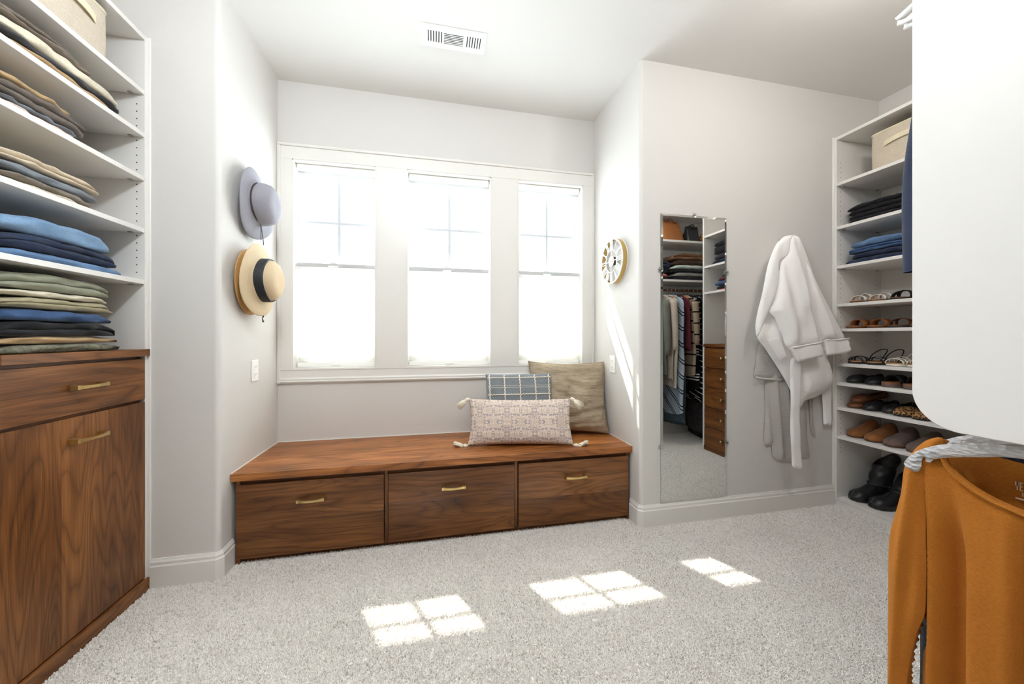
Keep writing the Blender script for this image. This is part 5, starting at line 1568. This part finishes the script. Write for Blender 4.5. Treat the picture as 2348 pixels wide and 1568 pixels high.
def bag(label, x, y, z, w, h, d, mat, rz, strapmat, lean=0.0):
    t = empty('handbag', (x, y, z), label, 'handbag', 'bags on the mirrored shelf', rz)
    n, m_ = 10, 32; v = []
    for i in range(n+1):
        s_ = i/n
        ww = w*(1-0.22*s_); dd = d*(1-0.72*s_**1.5)
        for k in range(m_):
            a = 2*PI*k/m_
            c_, q = math.cos(a), math.sin(a)
            nn = 0.006*noise.noise(Vector((c_*2, q*2, s_*4+w*30)))
            v.append((ww/2*math.copysign(abs(c_)**0.4, c_)+nn+lean*s_, dd/2*math.copysign(abs(q)**0.5, q)+nn, 0.001+h*s_+0.015*s_*math.cos(2*a)))
    f = [(i*m_+k, i*m_+(k+1) % m_, (i+1)*m_+(k+1) % m_, (i+1)*m_+k) for i in range(n) for k in range(m_)]
    f += [tuple(range(m_))[::-1], tuple(range(n*m_, n*m_+m_))]
    fix(mk('body', v, f, mat, t, local=True, smooth=True))
    for sg in (-1, 1):
        pts = [(lean+sg*0.0-w*0.22+w*0.44*k/12, sg*d*0.14, h*0.93+0.045*math.sin(PI*k/12)) for k in range(13)]
        MB().tube(pts, 0.006, 7).build('handle', strapmat, t, local=True, smooth=True)
    MB().tube([(w*0.30+lean, d*0.20, h*0.85), (w*0.34+lean, d*0.30, h*0.70), (w*0.34+lean, d*0.34, h*0.45)], [0.004, 0.010, 0.014], 8).build('tassel', strapmat, t, local=True, smooth=True)
    MB().lathe([(0.008, d*0.42), (0.008, d*0.46)], 12, (lean*0.5, 0, h*0.55), 'Y').build('clasp', M['brass'], t, local=True)
    return t
zs_ = HSH[0]+0.0005
bag('cognac leather tote bag on the mirrored top shelf', 2.50, 0.33, zs_, 0.34, 0.235, 0.15, SH['leather_tan'], PI-0.2, SH['leather_brown'], 0.03)
bag('black quilted handbag beside the cognac tote', 2.76, 0.33, zs_, 0.17, 0.19, 0.13, SH['leather_black'], PI, SH['leather_black'])
bag('leopard pouch in the corner of the mirrored top shelf', 2.915, 0.36, zs_, 0.14, 0.11, 0.10, SH['leopard'], PI, SH['leather_black'])
# round wicker bag
wk = empty('wicker_bag', (2.215, 0.34, zs_), 'round golden wicker bag beside the cognac tote', 'handbag', 'bags on the mirrored shelf')
v = []; m_ = 36
for i in range(9):
    s_ = i/8
    for k in range(m_):
        a = 2*PI*k/m_; rr = 0.098*(1+0.06*math.sin(s_*PI))
        v.append((2.215+rr*math.cos(a)*1.1, 0.34-0.05+0.10*s_, zs_+0.109+rr*math.sin(a)*0.98))
f = [(i*m_+k, i*m_+(k+1) % m_, (i+1)*m_+(k+1) % m_, (i+1)*m_+k) for i in range(8) for k in range(m_)] + [tuple(range(m_)), tuple(range(8*m_, 9*m_))]
fix(mk('body', v, f, M['straw2'], wk, smooth=False))
MB().tube([(2.215+0.112*math.cos(2*PI*k/36), 0.395, zs_+0.109+0.099*math.sin(2*PI*k/36)) for k in range(37)], 0.006, 8, cap=False).build('rim', M['straw2'], wk, smooth=True)
MB().tube([(2.215-0.05+0.1*k/10, 0.34, zs_+0.20+0.06*math.sin(PI*k/10)) for k in range(11)], 0.006, 7).build('handle', SH['leather_brown'], wk, smooth=True)

# piles on the drawer tower
gt = 'folded clothes on the drawer tower'
DX0_, DX1_ = XRU+0.03, XRU+0.33
def tower(lb, z, t, mat, y0, y1, seed, lips=1):
    folded('folded_sweater', lb, 'folded clothes', gt, DX0_, DX1_, y0, y1, z, t, mat, seed, lips, -1)
z_ = DSH[1]+0.0005
for k, (lb, mt, t_, y0_) in enumerate((('dark teal folded sweater at the bottom of the tower pile', 'ink', 0.05, 0.76), ('plum folded sweater second in the tower pile', 'plum', 0.055, 0.79), ('black folded sweater third in the tower pile', 'black', 0.065, 0.77), ('black folded sweater topping the tower pile', 'black', 0.05, 0.80))):
    tower(lb, z_, t_, mt, y0_, 1.15, 20+k, 1); z_ += t_+0.0003
z_ = DSH[2]+0.0005
for k, (lb, mt, t_, y0_) in enumerate((('coral folded top under the dark jeans in the tower', 'coral', 0.018, 0.84), ('black folded jeans low in the tower', 'black', 0.032, 0.82), ('blue folded jeans in the tower', 'denim_mid', 0.045, 0.80), ('burgundy folded top over the blue jeans in the tower', 'burgundy', 0.03, 0.84), ('rolled olive top at the top of the tower pile', 'olive', 0.06, 0.88))):
    tower(lb, z_, t_, mt, y0_, 1.15, 30+k, 1); z_ += t_+0.0003
# ---------------------------------------------------------------- amber sweater on its faceted hanger, and its neighbours
def m_amber():
    t = NT('amber_jersey'); v = t.coords((1, 0.22, 1))
    a = t.noise(v, 700, 2, 0.6); b = t.noise(t.coords(), 7, 2, 0.5)
    f = t.math('ADD', t.math('MULTIPLY', a, 0.8), t.math('MULTIPLY', b, 0.35))
    t.col(t.ramp(f, [(0.30, lin(152, 90, 28)), (0.85, lin(186, 116, 46))]))
    t.rough(0.9); t.b.inputs['Sheen Weight'].default_value = 0.35; t.b.inputs['Sheen Tint'].default_value = (*lin(240, 180, 110), 1)
    t.b.inputs['Specular IOR Level'].default_value = 0.1
    t.bump(a, 0.08, 0.001)
    return t.m
M['amber'] = m_amber()
YC = 0.385
def mir(pts): return [(2*YC-p[0], p[1]) for p in pts][::-1]
sw = empty('amber_sweater', (1.06, YC, 0.16), 'amber jersey sweater hanging nearest on the low rod', 'sweater')
half = [(0.543, 0.858), (0.552, 0.888), (0.575, 0.884), (0.592, 0.862), (0.598, 0.80), (0.590, 0.71), (0.588, 0.60), (0.592, 0.46), (0.604, 0.40), (0.606, 0.30), (0.606, 0.17)]
nl = [(0.543, 0.858), (0.53, 0.84), (0.506, 0.823), (0.478, 0.811), (0.44, 0.803), (YC, 0.800)]
outline = half + [(2*YC-p[0], p[1]) for p in half[::-1]] + [(2*YC-p[0], p[1]) for p in nl[1:]] + [p for p in nl[1:-1][::-1]]
fold_a = [(0.0, 95, 0.003, 2.3), (0.05, 40, 0.003, 0.6)]
def sst(a, b, x):
    t = min(1, max(0, (x-a)/(b-a))); return t*t*(3-2*t)
def drape(y, z):
    k = sst(0.84, 0.62, z)
    o = 0.040*k*math.exp(-((y-0.534)/(0.013 if y < 0.534 else 0.024))**2)      # deep fold beside the armhole
    o += 0.034*sst(0.88, 0.74, z)*sst(0.574, 0.596, y)                         # tucks in behind the sleeve
    o += 0.026*k*math.exp(-((y-0.436)/0.02)**2)+0.030*k*math.exp(-((y-0.34)/0.022)**2)+0.03*k*math.exp(-((y-0.25)/0.02)**2)
    return o
puff('front_panel', outline, 1.048, 'X', M['amber'], sw, 0.010, 0.012, 0.0085, fold_a, 0.003, tilt=drape)
nb_ = [(0.543, 0.866), (0.52, 0.878), (0.498, 0.879), (0.456, 0.876), (YC, 0.872)]
outline_b = half[1:] + [(2*YC-p[0], p[1]) for p in half[1:][::-1]] + [(2*YC-p[0], p[1]) for p in nb_[1:]] + [p for p in nb_[1:-1][::-1]]
puff('back_panel', outline_b, 1.100, 'X', M['amber'], sw, 0.004, 0.02, 0.013, [(0, 50, 0.002, 1.0)], 0.010)
SWL = [(0.553, 0.907), (0.577, 0.896), (0.595, 0.874), (0.61, 0.845), (0.618, 0.813), (0.623, 0.76), (0.634, 0.705), (0.642, 0.666), (0.646, 0.617), (0.647, 0.472), (0.648, 0.299), (0.646, 0.20), (0.600, 0.20), (0.612, 0.327), (0.605, 0.401), (0.596, 0.46), (0.582, 0.517), (0.579, 0.615), (0.580, 0.71), (0.576, 0.817), (0.556, 0.87)]
puff('sleeve', SWL, 1.046, 'X', M['amber'], sw, 0.016, 0.012, 0.0075, [(0.08, 190, 0.005, 1.1), (0.2, 70, 0.003, 0.4)], 0.026)
puff('sleeve', mir(SWL), 1.050, 'X', M['amber'], sw, 0.022, 0.02, 0.012, [(0.06, 120, 0.004, 1.1)], 0.020)
# folded collar binding along the neckline
nlx = [(0.556, 0.892), (0.550, 0.876)]+nl
cb = [(1.0372, p[0], p[1]-0.005) for p in nlx] + [(1.0395, 2*YC-p[0], p[1]-0.006) for p in nl[:-1][::-1]]
MB().tube(cb, 0.006, 8, flat=(0.45, 1.2)).build('neck_binding', M['amber'], sw, smooth=True)
# faded print inside the back of the neck
M['print'] = plain('white_print', lin(206, 180, 150), 0.8)
mb = MB()
for (a, b, z0, z1) in ((0.4756, 0.4715, 0.8346, 0.8422), (0.4735, 0.472, 0.8264, 0.8422), (0.4699, 0.4684, 0.8264, 0.8422), (0.4684, 0.4659, 0.8407, 0.8422), (0.4684, 0.4664, 0.8335, 0.8351), (0.4684, 0.4659, 0.8264, 0.8279), (0.4638, 0.4623, 0.8264, 0.8422), (0.4623, 0.4597, 0.8335, 0.8422), (0.4608, 0.4592, 0.8264, 0.8335), (0.4669, 0.4654, 0.8162, 0.8233), (0.4633, 0.4618, 0.8162, 0.8233), (0.4597, 0.4582, 0.8162, 0.8233), (0.475, 0.4567, 0.8091, 0.8121)):
    mb.box(1.0900, 1.0908, min(a, b), max(a, b), z0, z1)
mb.build('neck_print', M['print'], sw)

def m_crystal():
    t = NT('faceted_acrylic'); t.col((0.97, 0.98, 1.0)); t.rough(0.04)
    t.b.inputs['Transmission Weight'].default_value = 0.5
    t.b.inputs['IOR'].default_value = 1.49
    vo = t.n('ShaderNodeTexVoronoi'); vo.inputs['Scale'].default_value = 150
    t.l(t.coords((1, 0.45, 1)), vo.inputs['Vector'])
    t.bump(vo.outputs['Distance'], 1.0, 0.006)
    return t.m
M['crystal'] = m_crystal()
HG = [(0.525, 0.904), (0.554, 0.892), (0.586, 0.87), (0.604, 0.846), (0.609, 0.834), (0.604, 0.826), (0.589, 0.823), (0.58, 0.832), (0.578, 0.852), (0.576, 0.859), (0.572, 0.861), (0.572, 0.852), (0.565, 0.851), (0.558, 0.861), (0.538, 0.871), (0.495, 0.886), (0.443, 0.900), (YC, 0.908)]
HT = [(YC, 0.935), (0.443, 0.922), (0.495, 0.914)]
def crystal_hanger(label, x, dz, dy):
    t = empty('clear_hanger', (x, YC, 0.82+dz), label, 'hanger', 'clear faceted hangers')
    pl_ = HG[:-1] + [(2*YC-p[0], p[1]) for p in HG[:-1][::-1]] + [(2*YC-p[0], p[1]) for p in HT[::-1]] + HT[1:]
    pl_ = [(p[0]+dy, p[1]+dz) for p in pl_]
    o = puff('arms', pl_, x, 'X', M['crystal'], t, 0.006, 0.004, 0.0048, (), 0.006)
    MB().tube(hook_pts(x, YC, 0.985, 0.93+dz), 0.0025, 8).build('hook', M['chrome'], t, smooth=True)
crystal_hanger('clear faceted hanger lying over the amber sweater shoulder', 1.031, 0.0, 0.0)
crystal_hanger('clear faceted hanger just behind the amber sweater', 1.118, 0.010, 0.012)
F('blackknit', (52, 54, 62), (14, 14, 18), scale=110)
gl = 'clothes on the low rod'
garment('knit_top', 'black textured knit top behind the amber sweater', 'top', gl, 1.150, YC, 0.925, 0.12, 0.225, 0.285, M['blackknit'], 0.020, 4, 0.006, 3.0, 0.0)
garment('blouse', 'dusty pink blouse further along the low rod', 'blouse', gl, 1.205, YC, 0.925, 0.26, 0.20, 0.205, M['blush'], 0.020, 4, 0.006, 5.0, 0.0)
garment('cardigan', 'charcoal cardigan further along the low rod', 'cardigan', gl, 1.265, YC, 0.925, 0.24, 0.20, 0.205, M['charcoal'], 0.022, 4, 0.006, 7.0, 0.0)
garment('cardigan', 'navy cardigan in the middle of the low rod', 'cardigan', gl, 1.325, YC, 0.925, 0.24, 0.20, 0.205, M['navy'], 0.022, 4, 0.006, 9.0, 0.0)
for k, x in enumerate((1.205, 1.265, 1.325)):
    hanger(('velvet hanger carrying the dusty pink blouse', 'velvet hanger carrying the charcoal cardigan', 'velvet hanger carrying the navy cardigan')[k], 'hangers on the low rod', x, YC, 0.985, 0.188, 0.045, M['darkvelvet'], 0.005, False, 0.055)
hanger('clear hanger carrying the black textured knit top', 'hangers on the low rod', 1.150, YC, 0.985, 0.190, 0.045, M['clear'], 0.005, False, 0.055)
gu = 'clothes on the high rod'
for k, x in enumerate((1.045, 1.072, 1.100, 1.132)):
    hanger(('white tube hanger nearest the end panel on the high rod', 'white tube hanger carrying the navy top', 'white tube hanger third from the end panel', 'white tube hanger fourth from the end panel')[k], 'white hangers on the high rod', x, YC, 1.955, 0.244+0.004*(k % 2), 0.048, M['white_pl'], 0.0058, True, 0.055)
garment('jersey_top', 'navy jersey top hanging past the white end panel', 'top', gu, 1.072, YC, 1.900, 1.268, 0.225, 0.252, M['navy'], 0.018, 3, 0.005, 1.0, 0.0, None, 0.05, 0.0, 0.12)
garment('shirt', 'charcoal shirt behind the navy top on the high rod', 'shirt', gu, 1.140, YC, 1.895, 1.30, 0.21, 0.215, M['charcoal'], 0.02, 4, 0.005, 2.0, 0.0)
garment('shirt', 'light grey shirt further along the high rod', 'shirt', gu, 1.205, YC, 1.895, 1.28, 0.21, 0.215, M['lightgrey'], 0.02, 4, 0.005, 4.0, 0.0)
hanger('velvet hanger carrying the light grey shirt', 'hangers on the high rod', 1.205, YC, 1.955, 0.198, 0.045, M['darkvelvet'], 0.005, False, 0.055)
# ---------------------------------------------------------------- carpet pile (nobody could count it)
def m_pile():
    t = NT('carpet_yarn'); g_ = t.n('ShaderNodeNewGeometry')
    a = t.noise(g_.outputs['Position'], 120, 2, 0.6); b = t.noise(g_.outputs['Position'], 2.2, 2, 0.5)
    oi = t.n('ShaderNodeObjectInfo')
    f = t.math('ADD', t.math('MULTIPLY', a, 0.35), t.math('MULTIPLY', oi.outputs['Random'], 0.5))
    f = t.math('ADD', f, t.math('MULTIPLY', b, 0.15))
    t.col(t.ramp(f, [(0.12, lin(146, 138, 130)), (0.32, lin(217, 212, 206)), (0.75, lin(243, 240, 236))]))
    t.rough(0.95); t.b.inputs['Specular IOR Level'].default_value = 0.05
    return t.m
M['pile'] = m_pile()
def carpet_pile():
    xa, xb = XCAB+0.013, XRU+0.001
    P = [(xa, YR-0.1), (XRW, YR-0.1), (XRW, 0.69), (xb, 0.69), (xb, YM-0.014), (XR+0.012, YM-0.014), (XR-0.013, YM+0.004), (XR-0.016, YB+0.02), (XL+0.016, YB+0.02), (XL+0.013, YM+0.004), (XL-0.012, YM-0.014), (xa, YM-0.014)]
    o = mk('carpet_pile', [(x, y, 0.0005) for x, y in P], [tuple(range(len(P)))], M['pile'])
    tag(o, 'short beige cut-pile carpet covering the closet floor', 'carpet', None, 'stuff')
    ng = bpy.data.node_groups.new('carpet_tufts', 'GeometryNodeTree')
    ng.interface.new_socket('Geometry', in_out='INPUT', socket_type='NodeSocketGeometry')
    ng.interface.new_socket('Geometry', in_out='OUTPUT', socket_type='NodeSocketGeometry')
    N = ng.nodes.new; L = ng.links.new
    gi, go = N('NodeGroupInput'), N('NodeGroupOutput')
    dp = N('GeometryNodeDistributePointsOnFaces'); dp.distribute_method = 'RANDOM'
    dp.inputs['Density'].default_value = 62000.0
    cone = N('GeometryNodeMeshCone'); cone.inputs['Vertices'].default_value = 5
    cone.inputs['Radius Top'].default_value = 0.0012; cone.inputs['Radius Bottom'].default_value = 0.0029; cone.inputs['Depth'].default_value = 0.0075
    sm = N('GeometryNodeSetMaterial'); sm.inputs['Material'].default_value = M['pile']
    inst = N('GeometryNodeInstanceOnPoints')
    rv = N('FunctionNodeRandomValue'); rv.data_type = 'FLOAT_VECTOR'
    rv.inputs[0].default_value = (-0.5, -0.5, 0.0); rv.inputs[1].default_value = (0.55, 0.55, 6.28)
    rs = N('FunctionNodeRandomValue'); rs.data_type = 'FLOAT'
    rs.inputs[2].default_value = 0.7; rs.inputs[3].default_value = 1.25
    L(gi.outputs[0], dp.inputs[0]); L(dp.outputs['Points'], inst.inputs['Points'])
    L(cone.outputs['Mesh'], sm.inputs['Geometry']); L(sm.outputs[0], inst.inputs['Instance'])
    L(rv.outputs[0], inst.inputs['Rotation']); L(rs.outputs[1], inst.inputs['Scale'])
    jn = N('GeometryNodeJoinGeometry'); L(inst.outputs[0], jn.inputs[0]); L(gi.outputs[0], jn.inputs[0]); L(jn.outputs[0], go.inputs[0])
    md = o.modifiers.new('tufts', 'NODES'); md.node_group = ng
carpet_pile()
